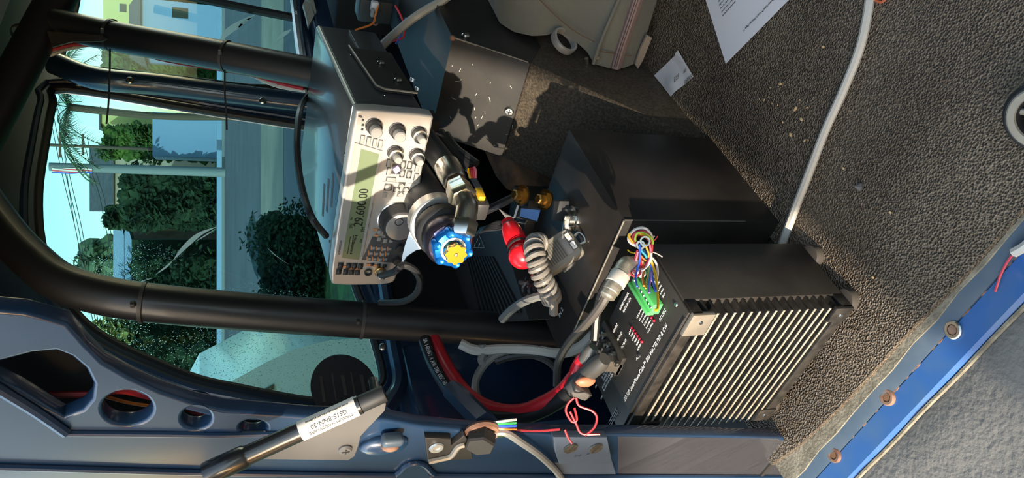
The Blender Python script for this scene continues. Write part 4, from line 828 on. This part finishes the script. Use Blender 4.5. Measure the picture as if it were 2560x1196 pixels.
p = PX(1091, 1120, XP-.0105); MB().lathe(p, (-1, 0, 0), [(0, 0), (.008, 0), (.007, .002), (.004, .002), (.0035, .0008), (0, .0008)], 24).build('screw', BRUSH, bk2)
bs = thing('bump_stop', 'chipped blue painted stop lug beside the strut bracket', 'lug', PX(975, 1108, XP))
MB().ball(PX(960, 1112, XP-.004), .018, (.5, .8, 1.4), n=20, m=12).build('base', BLUE, bs); MB().box(PX(981, 1100, XP-.012), (.014, .011, .022), None, .004, 3).build('lug', SILLG, bs); MB().ball(PX(976, 1117, XP-.014), .006, (1, .8, 1.5)).build('bare_spot', RUSTB, bs)
# gas strut and its bracket plate
sb = thing('strut_bracket', 'flat grey triangular plate screwed to the rear pillar', 'bracket', PX(800, 1120, XP))
pxl([(662, 1148), (700, 1128), (800, 1078), (900, 1030), (955, 1005), (963, 1012), (960, 1028), (920, 1070), (900, 1092), (893, 1120), (885, 1142), (870, 1151)], XP-.008, .006, 'plate', PLATE, sb)
p = PX(863, 1123, XP-.0082); screw(p, (-1, 0, 0), .0068, PLATE, sb)
gsv = thing('gas_strut', 'black gas strut with a white part label', 'gas strut', PX(940, 1000, XP-.02))
q0, q1 = PX(962, 984, XP-.030), PX(515, 1186, XP-.045); d = (q1-q0).normalized(); L = (q1-q0).length
MB().lathe(q0, d, [(0, 0), (.0072, 0), (.0078, .002), (.0078, .022), (.0070, .024)], 24).build('end_fitting', RUBBER, gsv)
MB().lathe(q0+d*.022, d, [(.0070, 0), (.0086, .001), (.0086, L-.060), (.0090, L-.058), (.0102, L-.056), (.0102, L-.026), (.0098, L-.022), (.0085, L-.022), (.0085, L-.03), (0, L-.03)], 28).build('barrel', STRUTB, gsv)
MB().cyl(q0+d*.008, q0+d*.008+V((.020, .0, .0)), .004).build('ball_stud', CHROME, gsv)
lb = MB(); v = (q0-CAMP).normalized(); nn = (-v+d*v.dot(d)).normalized(); ss = d.cross(nn); rows = []
for i in range(13):
    a = -1.75+3.3*i/12; rr_ = nn*math.cos(a)+ss*math.sin(a); rows.append([q0+d*.026+rr_*.0089, q0+d*.078+rr_*.0089])
lo = lb.sheet(rows).build('label', LABELW, gsv)
def ltext(t_, size, along, a):
    rr_ = nn*math.cos(a)+ss*math.sin(a); up_ = (ss*math.cos(a)-nn*math.sin(a)); sg = 1 if up_.dot(IY) > 0 else -1
    text(t_, size, q0+d*along+rr_*.00905, d, rr_.cross(d), DARKP, lo)
sgn = 1 if (nn.cross(d)).dot(IY) > 0 else -1
e_ = 1 if ss.dot(IY) > 0 else -1
ltext('MAXUM HARDWARE', .0042, .051, .62*e_); ltext('GS15-8NN-30', .0056, .051, .05*e_); ltext('MADE HARDWARE TO LAST A LIFETIME', .0022, .051, -.62*e_)

# ================================================================== THINGS ON THE FLOOR
cable('white_cable', [PZ(2178, -40, .0055), PZ(2170, 30, .0055), PZ(2150, 120, .0055), PZ(2112, 218, .0055), PZ(2062, 330, .0055), PZ(2022, 435, .0055), PZ(1985, 530, .0055), PZ(1955, 612, .0055), PZ(1940, 660, .0055)], .0056, CABLEW, 'off-white cable snaking across the rubber mat')
f1 = [PZ(1815, 160, .0006), PZ(1975, -2, .0006), PZ(2060, -90, .0006), PZ(1720, -80, .0006), PZ(1750, 0, .0006)]
pg = thing('manual_page', 'white printed manual page lying on the rubber mat', 'paper', PZ(1830, 60, 0))
c0 = PZ(1815, 160, .001); ea = (PZ(1975, -2, .001)-c0).normalized(); eb = (PZ(1750, 0, .001)-c0).normalized(); eb = (eb-ea*eb.dot(ea)).normalized()
rows = [[c0+ea*.216*i/8+eb*.28*j/8+V((0, 0, .002*math.sin(i*.5)*math.sin(j*.6)+.0006)) for i in range(9)] for j in range(9)]
sheet_ = MB().sheet(rows).build('sheet', PAPER, pg)
def ptext(t_, size, x, y, al='LEFT'): text(t_, size, PZ(x, y, .004), -ea, V((0, 0, 1)).cross(-ea), DARKP, pg, align=al)
ptext('SmartPowerCube\u2122 User\'s Manual, Page 11', .0046, 1857, 78, 'RIGHT')
for k, t_ in enumerate(('maximum practical to', 'power. A tune power', 'may call for 12 V or', 'LOW range 11 LTD', 'SGC 521 471', 'the power set at')): text(t_, .0038, PZ(1806, 40, .004)+eb*.0068*k, -ea, V((0, 0, 1)).cross(-ea), DARKP, pg, align='RIGHT')
nt_ = thing('handwritten_note', 'small creased white note with handwriting beside the wheel housing', 'note', PZ(1685, 188, 0))
Q = [PZ(1636, 189, .001), PZ(1701, 127, .001), PZ(1735, 192, .001), PZ(1681, 242, .001)]
rows = []
for j in range(11):
    rows.append([])
    for i in range(11):
        a, b_ = i/10, j/10; p = (Q[0]*(1-a)+Q[1]*a)*(1-b_)+(Q[3]*(1-a)+Q[2]*a)*b_
        z = .006*abs(math.sin(3*a+1.2*b_))*math.exp(-((a-.35)**2+(b_-.75)**2)*9)+.008*max(0, b_-.8)*(1-a)+.004*(a > .8)*(1-b_)
        rows[-1].append(p+V((0, 0, .0008+z)))
MB().sheet(rows).build('sheet', NOTE, nt_)
nr = (Q[3]-Q[2]).normalized(); nu = V((0, 0, 1)).cross(nr)
for t_, x, y in (('Sh#d', 1722, 197), ('522', 1692, 193), ('m', 1713, 178)): text(t_, .011, PZ(x, y, .0075), nr, nu, GREYT, nt_, shear=.4, name='handwriting')
crumbs = [(899, 628, 12), (1012, 815, 15), (1056, 892, 13), (975, 1006, 14), (1098, 805, 8), (1043, 748, 7), (917, 914, 7), (744, 738, 6), (778, 747, 6), (812, 724, 6), (838, 772, 5), (880, 786, 6), (861, 808, 5), (1080, 1052, 9), (1107, 1048, 7), (1218, 351, 11), (1247, 673, 5), (822, 655, 5), (1124, 369, 4), (1011, 912, 5)]
for i, (x, y, r) in enumerate(crumbs):
    p = PZ(1650+x/2.99, y/2.99, .001); mb = MB().ball(p, r/2.99/1887*.5*2.7, (1.1, .75, .5), Matrix.Rotation(random.random()*3, 3, 'Z'), 8, 5)
    for v in mb.v: v += V((random.uniform(-1, 1), random.uniform(-1, 1), random.uniform(-.5, .5)))*r*2.5e-5
    tag(mb.build('crumb', CRUMB), 'tan crumb scattered on the rubber mat', 'crumb', 'tan crumbs on the mat')
for x, y, lab in ((2225, 531, 'lone tan flake on the mat near the blue sill'), (2108, 421, 'lone tan flake beside the white cable'), (2182, 694, 'lone tan flake beside the amplifier foot')):
    tag(MB().ball(PZ(x, y, .001), .0022, (1, .7, .5), None, 8, 5).build('flake', CRUMB), lab, 'crumb')
cg_ = thing('mat_peg', 'small pale plastic peg standing on the mat', 'peg', PZ(2155, 470)); MB().lathe(PZ(2153, 468, 0), (.2, .1, 1), [(.0, 0), (.005, 0), (.006, .003), (.003, .006), (0, .010)], 6).build('peg', PLATE, cg_)
cable('orange_wire', [PZ(2180, -10, .002), PZ(2188, 0, .002), PZ(2203, 5, .002), PZ(2214, -4, .002), PZ(2216, -20, .002)], .0018, mat('copper_orange', (.55, .14, .06), .4), 'loop of thin orange wire at the far edge of the mat', 'wire', 6)
# rag end with red wire on the sill
cable('white_lead', [PZ(2600, 575, -.006), PZ(2568, 612, -.006), PZ(2535, 632, -.008)], .0052, CABLEW, 'stub of white cable lying on the blue sill')
cable('red_wire', [PZ(2545, 624, -.006), PZ(2522, 650, -.008), PZ(2503, 685, -.010), PZ(2492, 718, -.011), PZ(2488, 730, -.011)], .0013, mat('pinkish_wire', (.60, .06, .10), .4), 'thin red wire trailing from the white cable stub on the sill', 'wire', 6)
# caster-like wheel at the edge of the mat
wc = V((.452, .205, .018)); wl_ = thing('wheel', 'grey rubber spoked wheel at the far edge of the mat', 'wheel', (wc.x, wc.y, 0))
wd = V((-.35, .15, .95)).normalized()
WG = mat('grey_wheel', (.30, .27, .21), .6, var=.12, vscale=40)
wc = PZ(2612, 290, .014)
k_ = 1.25
MB().lathe(wc-wd*.010, wd, [(a*k_, h*k_) for a, h in ((.0165, 0), (.025, .001), (.028, .005), (.028, .011), (.025, .015), (.018, .016), (.0165, .012), (.0165, 0))], 40).build('tyre', RUBBER, wl_)
MB().lathe(wc-wd*.010, wd, [(a*k_, h*k_) for a, h in ((.0168, .010), (.0175, .0165), (.0225, .0162), (.024, .0150))], 40).build('rim', WG, wl_)
u_, q_ = frame(wd)
for k in range(5):
    a = k*2*math.pi/5; MB().tube([wc, wc+(u_*math.cos(a)+q_*math.sin(a))*.022], .003, 6, smooth=False).build('spoke', WG, wl_)
MB().lathe(wc-wd*.008, wd, [(0, 0), (.007, 0), (.007, .018), (0, .019)], 20).build('hub', BTND, wl_)

# ================================================================== CANVAS SEAT BACK
sc = thing('canvas_seat', 'grey canvas covered folded seat with a zipper and stitched seams', 'seat', (1.15, .3, 0))
# rows from the floor up over the seam to the far upper edge; each row runs from its left end to beyond the frame
def seatrow(left, right, X0, X1, n=12, puff=.0):
    a = PX(*left, X0); b_ = PX(*right, X1); return [a*(1-i/(n-1))+b_*(i/(n-1))+V((-puff*math.sin(math.pi*min(1, (i+.6)/4)), 0, 0)) for i in range(n)]
R_ = [seatrow((1598, 145), (1680, -120), 1.075, 1.075), seatrow((1585, 160), (1660, -120), 1.062, 1.062), seatrow((1560, 170), (1635, -120), 1.052, 1.055), seatrow((1520, 170), (1605, -120), 1.05, 1.05), seatrow((1486, 160), (1580, -120), 1.055, 1.05),
      seatrow((1470, 132), (1565, -120), 1.07, 1.055), seatrow((1435, 100), (1510, -120), 1.09, 1.075), seatrow((1395, 76), (1450, -120), 1.115, 1.10), seatrow((1368, 88), (1400, -120), 1.11, 1.12), seatrow((1330, 90), (1350, -120), 1.12, 1.14), seatrow((1285, 80), (1300, -120), 1.14, 1.16), seatrow((1250, 58), (1262, -120), 1.17, 1.19), seatrow((1236, 5), (1240, -120), 1.20, 1.22)]
front = MB().sheet(R_)
# far side closing the volume
R2 = [[p+V((.10, -.005, 0)) for p in r] for r in R_]
mb = MB(); mb.sheet(R_); mb.sheet(R2); n = len(R_[0])
for i in range(len(R_)-1):
    for c in (0, n-1): mb.quad(R_[i][c], R_[i+1][c], R2[i+1][c], R2[i][c])
mb.sheet([R_[0], R2[0]]); mb.sheet([R_[-1], R2[-1]])
mb.build('cover', CANVAS, sc, smooth=70)
zx = lambda x, y, d=.010: PX(x, y, 1.05-d)
zrow = [(1538, 168), (1552, 120), (1572, 60), (1592, 0), (1615, -70)]
MB().tube([zx(*p, .001) for p in zrow], .0100, 6, 4).build('zipper_tape', ZIP, sc); zt = MB().tube([zx(*p, .010) for p in zrow], .0022, 6, 4).build('zipper_teeth', mat('zipper_metal', (.16, .12, .11), .5, .5), sc)
MB().tube([zx(x, y, .004) for x, y in ((1484, 160), (1496, 120), (1520, 60), (1546, 0), (1575, -70))], .0035, 6, 4).build('piping', CANVAS, sc)
MB().tube([zx(x, y, .006) for x, y in ((1497, 128), (1530, 133), (1580, 140))], .0009, 5, 4).build('stitching', STITCH, sc)
MB().tube([zx(x, y, .006) for x, y in ((1492, 135), (1510, 90), (1535, 30), (1555, -20))], .0009, 5, 4).build('stitching', STITCH, sc)
MB().tube([PX(x, y, X) for x, y, X in ((1488, 105, 1.045), (1440, 80, 1.07), (1390, 40, 1.10), (1345, -5, 1.12))], .0009, 5, 4).build('stitching', STITCH, sc)
MB().prism([PX(x, y, 1.055) for x, y in ((1618, 88), (1630, 95), (1608, 150), (1595, 172), (1588, 162), (1602, 120))], (.004, 0, 0)).build('fabric_tab', mat('tan_tab', (.22, .18, .14), .8), sc)
MB().lathe(PX(1405, 108, 1.09), (-.4, -.9, -.25), [(.020, 0), (.024, 0), (.025, .006), (.024, .012), (.020, .012), (.020, 0)], 28).build('metal_ring', BRUSH, sc)
MB().cyl(PX(1468, 162, 1.06), PX(1466, 146, 1.06), .0035).build('latch_pin', CHROME, sc); MB().lathe(PX(1494, 143, 1.045), (-1, 0, .2), [(0, 0), (.004, 0), (.003, .003), (0, .003)], 12).build('snap', CHROME, sc)

# ================================================================== FORWARD CLUTTER
wp = thing('white_switch_plate', 'cream four-panel plate on the door below the front window', 'switch plate', PY(780, 25, .93))
for q in (((762, 0), (778, 12), (765, 38), (757, 10)), ((778, 12), (786, 38), (771, 66), (765, 40)), ((762, -8), (775, -30), (790, -5), (779, 10)), ((779, 11), (791, -6), (803, 10), (788, 36))):
    MB().prism([PY(x, y, .90) for x, y in q], (0, .01, 0)).build('panel', mat('cream_plastic', (.60, .55, .44), .5), wp)
MB().span((1.75, .90, .30), (2.3, .96, .47), .01).build('door_cap', BLUE, wl)
MB().tube([PY(805, -20, .92), PY(815, 25, .92), PY(825, 65, .92)], .007, 8).build('door_trim_edge', CHROME, wl)
cable('grey_cable', [PD(1125, -12, 1.32), PD(1095, 8, 1.33), PD(1060, 28, 1.34), PD(1025, 52, 1.34), PD(990, 82, 1.33), PD(968, 102, 1.30), PD(952, 118, 1.27)], .0075, mat('grey_cord', (.30, .30, .27), .5), 'grey cord running from the radio back to the steel cover')
rl = thing('relay_module', 'small black relay with a white button in the dark footwell', 'relay', PD(935, 20, 1.55)); MB().box(PD(935, 18, 1.57), (.05, .05, .07), None, .006).build('housing', BTND, rl); MB().box(PD(936, 15, 1.52), (.012, .020, .014), None, .002).build('white_button', PAPER, rl); MB().box(PD(931, 31, 1.52), (.010, .018, .007), None, .002).build('grey_button', BTN, rl)
bl = thing('black_dash_box', 'black equipment box standing in the dark beyond the radio', 'box', PD(900, 20, 1.75)); MB().box(PD(905, 30, 1.85)-V((0, .08, .02)), (.20, .18, .20), None, .01).build('case', INTERIOR, bl); MB().lathe(PD(939, 57, 1.60), -FW, [(.004, 0), (.0065, 0), (.0065, .004), (.004, .004)], 16).build('grommet', mat('pink_grommet', (.45, .20, .18), .5), bl)
for nm, pts in (('red', ((988, 14), (1000, 35), (1008, 55), (1012, 78))), ('blue', ((1016, 45), (1005, 62), (1000, 90), (990, 110))), ('red', ((1012, 78), (1006, 95), (975, 105), (962, 118))), ('orange', ((945, 15), (938, 40), (930, 60), (888, 75)))):
    cable('loose_wire', [PD(x, y, 1.42) for x, y in pts], .0020, wirem(nm, WC[nm]), {('red', 988): 'red wire hanging in the dark footwell', ('blue', 1016): 'blue wire hanging below the grey cord', ('red', 1012): 'red wire curling toward the radio back', ('orange', 945): 'orange wire above the black relay'}[(nm, pts[0][0])], 'wire', 6)

# ================================================================== STREET OUTSIDE
# carport and yard wall: unseen, added to leave only a band of sun
gr = struct(MB().span((-8.8, -3, 2.80), (-8.5, 9, 4.4), .02).build('carport', mat('carport_fascia', (.30, .28, .25), .8, var=.1, vscale=2)))
MB().span((-8.8, -.50, 2.35), (-8.5, 9, 2.82), .02).build('drop_panel', MATS['carport_fascia'], gr)  # added lower blocker, shades the pillar and the radio's left end
struct(MB().span((-16, .9, -.9), (-9.2, 15, 4.6), .05).build('garage', mat('garage_stucco', (.16, .16, .17), .85, var=.15, vscale=1)))  # added out of view so the rear pillar reflects something dark
for x in (-8.65,):
    for y in (-2.9, 8.6): MB().span((x-.08, y-.08, -.9), (x+.08, y+.08, 2.4)).build('post', mat('carport_post', (.25, .23, .2), .8), gr)
nh = struct(MB().span((-4, -12, -.9), (14, -7.5, 5.0), .1).build('neighbour_hedge', mat('neighbour_foliage', (.03, .05, .02), .8, col2=(.06, .09, .03), vscale=3, bump=.8, bscale=9, bdist=.2, spec=.2)))  # added out of view to cut the sky reflected in the side window
struct(MB().span((-3.25, -7, -.9), (-3.05, .005, 1.62), .02).build('yard_wall', mat('yard_wall_stucco', (.34, .31, .27), .85, var=.12, vscale=2)))  # added out of view to keep direct sun off the mat and seat
GZ = -.85; SA = math.radians(40); WV = V((math.cos(SA), math.sin(SA), 0)); SV = V((-math.sin(SA), math.cos(SA), 0))
def PW(x, y, D): return onplane(x, y, WV, WV*D)
def sz(x, y, D): p = PW(x, y, D); return p.dot(SV), p.z
def W3(wd, s, z): return WV*wd+SV*s+V((0, 0, z))
def band(name, w0, w1, s0, s1, z, mt_, lab=None):
    return struct(MB().quad(W3(w0, s0, z), W3(w1, s0, z), W3(w1, s1, z), W3(w0, s1, z)).build(name, mt_, smooth=0))
band('lawn', 1.5, 260, -220, 220, GZ-.02, GRASS); band('road', 11.5, 51, -220, 220, GZ-.01, ASPHALT)
band('driveway', 15.8, 21.5, -220, sz(680, 540, 18)[0], GZ-.005, TANR)
struct(MB().box(W3(51.2, 0, GZ+.06), (.3, 440, .16), Matrix.Rotation(SA, 3, 'Z')).build('kerb', POLEM))
struct(MB().box(W3(53.2, 0, GZ+.15), (.3, 300, .5), Matrix.Rotation(SA, 3, 'Z')).build('garden_wall', HWHITE))
RS = Matrix.Rotation(SA, 3, 'Z')
def pxbox(mb, x0, x1, y0, y1, D, dep, ground=False):
    a, z1 = sz(x0, (y0+y1)/2, D); _, z0 = sz(x1, (y0+y1)/2, D); s0 = sz((x0+x1)/2, y0, D)[0]; s1 = sz((x0+x1)/2, y1, D)[0]
    if ground: z0 = GZ-.1
    return mb.box(W3(D+dep/2, (s0+s1)/2, (z0+z1)/2), (dep, abs(s1-s0), z1-z0), RS), (s0, s1, z0, z1)
def house(lab, x0, x1, y0, y1, D, dep, wm, roof=None, wins=(), cat='house', rh=1.5):
    t = thing('house', lab, cat, W3(D, sz(x1, (y0+y1)/2, D)[0], GZ), 'houses across the street')
    mb, (s0, s1, z0, z1) = pxbox(MB(), x0, x1, y0, y1, D, dep, True); mb.build('wall', wm, t)
    if roof: MB().prism([W3(D-.4, s0-.4, z1), W3(D+dep/2, s0-.4, z1+rh), W3(D+dep+.4, s0-.4, z1)], SV*(s1-s0+.8)).build('roof', roof, t)
    for wx0, wx1, wy0, wy1 in wins:
        m2, _ = pxbox(MB(), wx0, wx1, wy0, wy1, D-.05, .1); f = m2.build('window', CARG, t)
        m3_, _ = pxbox(MB(), wx0-2, wx0, wy0, wy1, D-.12, .1); m3_.build('lintel', HWHITE, f)
house('pale blue windowless block facing the street', 381, 545, 284, 392, 58, 4, HWHITE, None)
house('pale blue house seen through the front door window', 352, 545, 5, 112, 56, 8, HWHITE, ROOFM, ((430, 470, 20, 45),), rh=1.0)
house('yellow stucco house beyond the door window', 258, 545, -20, 76, 82, 8, HYEL, None, ((300, 316, 10, 30),))
house('tan stucco house with a low grey roof behind the pole', 285, 545, 378, 520, 80, 10, HTAN, ROOFM, ((330, 370, 440, 470),), rh=2.6)  # stands in for a tan reflection in the side window
house('brown brick house with orange porch posts', 332, 545, 566, 655, 66, 8, HBROWN, None)
for y in (575, 640): m_, _ = pxbox(MB(), 330, 440, y-2, y+2, 65.5, .2); tag(m_.build('porch_post', mat('orange_post', (.40, .22, .06), .7)), ('right' if y == 575 else 'left')+' orange post of the brown brick house porch', 'post')
t = thing('pale_gable_shed', 'tall pale blue shed with two pointed gables among the trees', 'shed', W3(63, sz(400, 620, 63)[0], GZ))  # gables copy pale shapes mirrored in the window
for ys in (((283, 565), (300, 545), (310, 590), (310, 706), (283, 706)), ((311, 582), (318, 562), (329, 600), (329, 706), (311, 706))):
    MB().prism([PW(x, y, 61.5) for x, y in ys], WV*3).build('gable', HWHITE, t)
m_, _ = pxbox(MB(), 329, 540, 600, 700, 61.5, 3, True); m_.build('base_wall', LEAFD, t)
house('yellowish far house between the palm and the pale blue block', 252, 545, 284, 316, 90, 6, HYEL, ROOFM, rh=.5)
def leafy(mb, c, r, n, sz_, flat=1.):
    for _ in range(n):
        d = V((random.gauss(0, 1), random.gauss(0, 1), random.gauss(0, 1))).normalized()*(r*(.55+.5*random.random())); d.z *= flat
        a = V((random.gauss(0, 1), random.gauss(0, 1), random.gauss(0, 1))).normalized(); b_ = a.orthogonal().normalized(); p = c+d
        mb.quad(p-a*sz_, p+b_*sz_*.45, p+a*sz_, p-b_*sz_*.45)
def bush(name, lab, cat, x0, x1, y0, y1, D, mt_, n=7, leaf=.35, ln=260, grp=None, trunk=True):
    s0, zt = sz(x0, y0, D); s1, zb = sz(x1, y1, D); t = thing(name, lab, cat, W3(D, (s0+s1)/2, GZ), grp); mb = MB(); zc0 = zb
    H_ = zt-zb; W_ = abs(s1-s0)
    for k in range(n):
        s_ = s0+(s1-s0)*(k+.5)/n+random.uniform(-.1, .1)*W_/n; r = min(H_*.5, W_/n*1.0)
        zz = zb+r*.6
        while zz < zt-r*.3:
            mb.ball(W3(D+random.uniform(-.2, .2)*r, s_+random.uniform(-.3, .3)*r, zz), r*random.uniform(.8, 1.05), (1, 1, .9), None, 10, 7); zz += r*.9
    for v in mb.v: v += V((random.uniform(-1, 1), random.uniform(-1, 1), random.uniform(-1, 1)))*leaf*.6
    for k in range(n*2): leafy(mb, W3(D-.3, s0+(s1-s0)*random.random(), zb+H_*random.random()), min(H_, W_)*.4, ln//(n*2), leaf, .8)
    mb.build('foliage', mt_, t, smooth=0)
    if trunk: MB().tube([W3(D, (s0+s1)/2, GZ-.1), W3(D, (s0+s1)/2, zb+H_*.3)], .15, 8, smooth=False).build('trunk', BARK, t)
bush('hedge', 'sunlit green shrubbery beside the pale blue block', 'hedge', 262, 545, 316, 402, 68, LEAF, 5, .28, 1400)
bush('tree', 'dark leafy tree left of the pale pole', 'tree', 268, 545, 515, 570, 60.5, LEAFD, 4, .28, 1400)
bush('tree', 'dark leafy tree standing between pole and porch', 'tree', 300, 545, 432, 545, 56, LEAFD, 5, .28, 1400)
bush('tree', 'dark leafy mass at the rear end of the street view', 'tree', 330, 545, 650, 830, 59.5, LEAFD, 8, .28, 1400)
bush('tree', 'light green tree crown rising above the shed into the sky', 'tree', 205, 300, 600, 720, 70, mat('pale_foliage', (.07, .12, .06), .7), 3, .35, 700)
bush('hedge', 'low dark clipped hedge nearest the side window', 'hedge', 655, 838, 545, 830, 11, LEAFD, 12, .04, 6000, None, False)  # stands in for a dark reflection on the wet glass
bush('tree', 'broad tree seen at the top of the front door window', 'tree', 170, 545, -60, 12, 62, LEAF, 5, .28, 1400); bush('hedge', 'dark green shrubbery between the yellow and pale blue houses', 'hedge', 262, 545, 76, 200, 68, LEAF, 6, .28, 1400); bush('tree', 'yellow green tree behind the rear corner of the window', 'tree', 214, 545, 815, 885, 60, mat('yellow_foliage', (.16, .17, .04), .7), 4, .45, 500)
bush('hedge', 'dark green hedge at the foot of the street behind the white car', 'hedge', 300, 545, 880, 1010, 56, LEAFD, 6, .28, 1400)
# palm
pt = PW(172, 268, 34); pm = thing('palm_tree', 'palm tree with feathery fronds in the upper corner of the side window', 'palm tree', V((pt.x, pt.y, GZ)))
MB().tube([V((pt.x, pt.y, GZ-.1)), pt*.5+V((pt.x, pt.y, GZ))*.5+SV*.15, pt], .14, 10).build('trunk', BARK, pm)
for k in range(14):
    a = 2*math.pi*k/14+.2; dr = V((math.cos(a), math.sin(a), 0)); L = 3.0; mb = MB()
    sp_ = [pt+dr*L*t+V((0, 0, .55*math.sin(2.2*t)-1.25*t*t)) for t in [i/12 for i in range(13)]]
    mb.tube(sp_, .018, 5, 1, smooth=False); sd_ = dr.cross(V((0, 0, 1)))
    for i in range(1, 13):
        for f_ in (0, .33, .66):
            p = sp_[i]*(1-f_)+sp_[i-1]*f_
            for sg in (-1, 1):
                e = p+(sd_*sg*.55+dr*.28-V((0, 0, .30)))*(.35+.75*math.sin(math.pi*i/13)); mb.quad(p-dr*.022, p+dr*.022, e+V((random.uniform(-1, 1), random.uniform(-1, 1), random.uniform(-1, .6)))*.09)
    mb.build('frond', PALMM, pm, smooth=0)
# poles, flag, lines
def pole(lab, x0, y, D, r, arms=(), m_=POLEM):
    p = PW(x0, y, D); t = thing('utility_pole', lab, 'pole', V((p.x, p.y, GZ))); MB().lathe(V((p.x, p.y, GZ-.1)), (0, 0, 1), [(0, 0), (r, 0), (r*.8, p.z-GZ), (0, p.z-GZ)], 12).build('shaft', m_, t)
    for ax_, hw in arms:
        q = PW(ax_, y, D); MB().box(q, (.15, hw*2, .15), RS).build('crossarm', BARK, t)
    return p
pole('wide pale concrete pole with a flag beside it', 118, 417, 50, .30)
pole('dark wooden utility pole in front of the palm fronds', 110, 362, 62, .13, ((207, .75), (150, .9)), BARK); pole('distant small utility pole with a crossarm', 240, 466, 105, .12, ((243, 1.1),), BARK)
fg = thing('flag', 'red white and blue flag hanging beside the pale pole', 'flag', PW(180, 428, 49.68))
for k, c in enumerate(('white', 'red', 'white', 'red', 'blue')):
    x0 = 128+k*2; MB().sheet([[PW(130+10*i, 421+2.6*k+1.2*math.sin(i*.8+k), 49.68) for i in range(11)], [PW(130+10*i, 424+2.6*k+1.2*math.sin(i*.8+k+.3), 49.68) for i in range(11)]]).build('stripe', wirem(c, WC[c]), fg)
for k, (a, b_) in enumerate((((155, 435), (215, 720)), ((163, 432), (222, 720)), ((172, 430), (229, 720)), ((228, 425), (262, 560)), ((238, 425), (272, 560)), ((140, 250), (165, 420)))):
    A0, B0 = PW(*a, 62), PW(*b_, 62); tag(MB().tube([A0-(B0-A0)*.6, A0, (A0+B0)/2-V((0, 0, .12)), B0, B0+(B0-A0)*.8], .025, 5, 4).build('power_line', RUBBER), 'overhead power line crossing the sky beyond the side window', 'power line', 'overhead power lines')
# puddle (bright shape mirrored in the glass, laid on the road) and white car
refl = MB().prism([p for p in [PZ(x, y, GZ-.004) for x, y in ((632, 530), (640, 560), (652, 600), (654, 640), (648, 680), (645, 700), (636, 680), (622, 630), (616, 590), (622, 555))]], (0, 0, .003)).build('puddle', mat('puddle_water', (.10, .16, .18), .04), None, smooth=0); tag(refl, 'lens shaped bright puddle on the road', 'puddle')
D = 5.3; s0 = sz(800, 852, D)[0]; car = thing('white_van', 'white van parked close outside the side window', 'van', W3(D+.9, s0+2.1, GZ))
def carp(s, z, w_=0.): return W3(D+w_, s0+s, GZ+z)
prof = [(0, .32), (.0, .75), (.05, .98), (.12, 1.15), (.34, 1.58), (.5, 1.66), (2.4, 1.70), (4.2, 1.66), (4.4, 1.0), (4.4, .32)]
MB().prism([carp(a, b_) for a, b_ in prof], WV*1.75).build('body', CARW, car, smooth=25)
MB().prism([carp(a, b_, -.012) for a, b_ in ((.28, 1.12), (.46, 1.50), (.60, 1.54), (1.25, 1.54), (1.25, 1.08))], WV*.02).build('side_window', CARG, car); MB().prism([carp(a, b_, -.012) for a, b_ in ((1.45, 1.08), (1.45, 1.54), (2.6, 1.54), (2.6, 1.08))], WV*.02).build('side_window', CARG, car)
MB().box(carp(.62, 1.02, -.10), (.08, .22, .14), RS, .03).build('wing_mirror', CARW, car)
for s_ in (.85, 3.55):
    wq = carp(s_, .31, -.03); MB().lathe(wq, WV, [(.12, 0), (.30, 0), (.32, .04), (.32, .2), (0, .2)], 24).build('wheel', TYRE, car); MB().lathe(wq-WV*.01, WV, [(0, 0), (.20, 0), (.20, .05)], 16).build('hub_cap', BRUSH, car)
# ================================================================== end
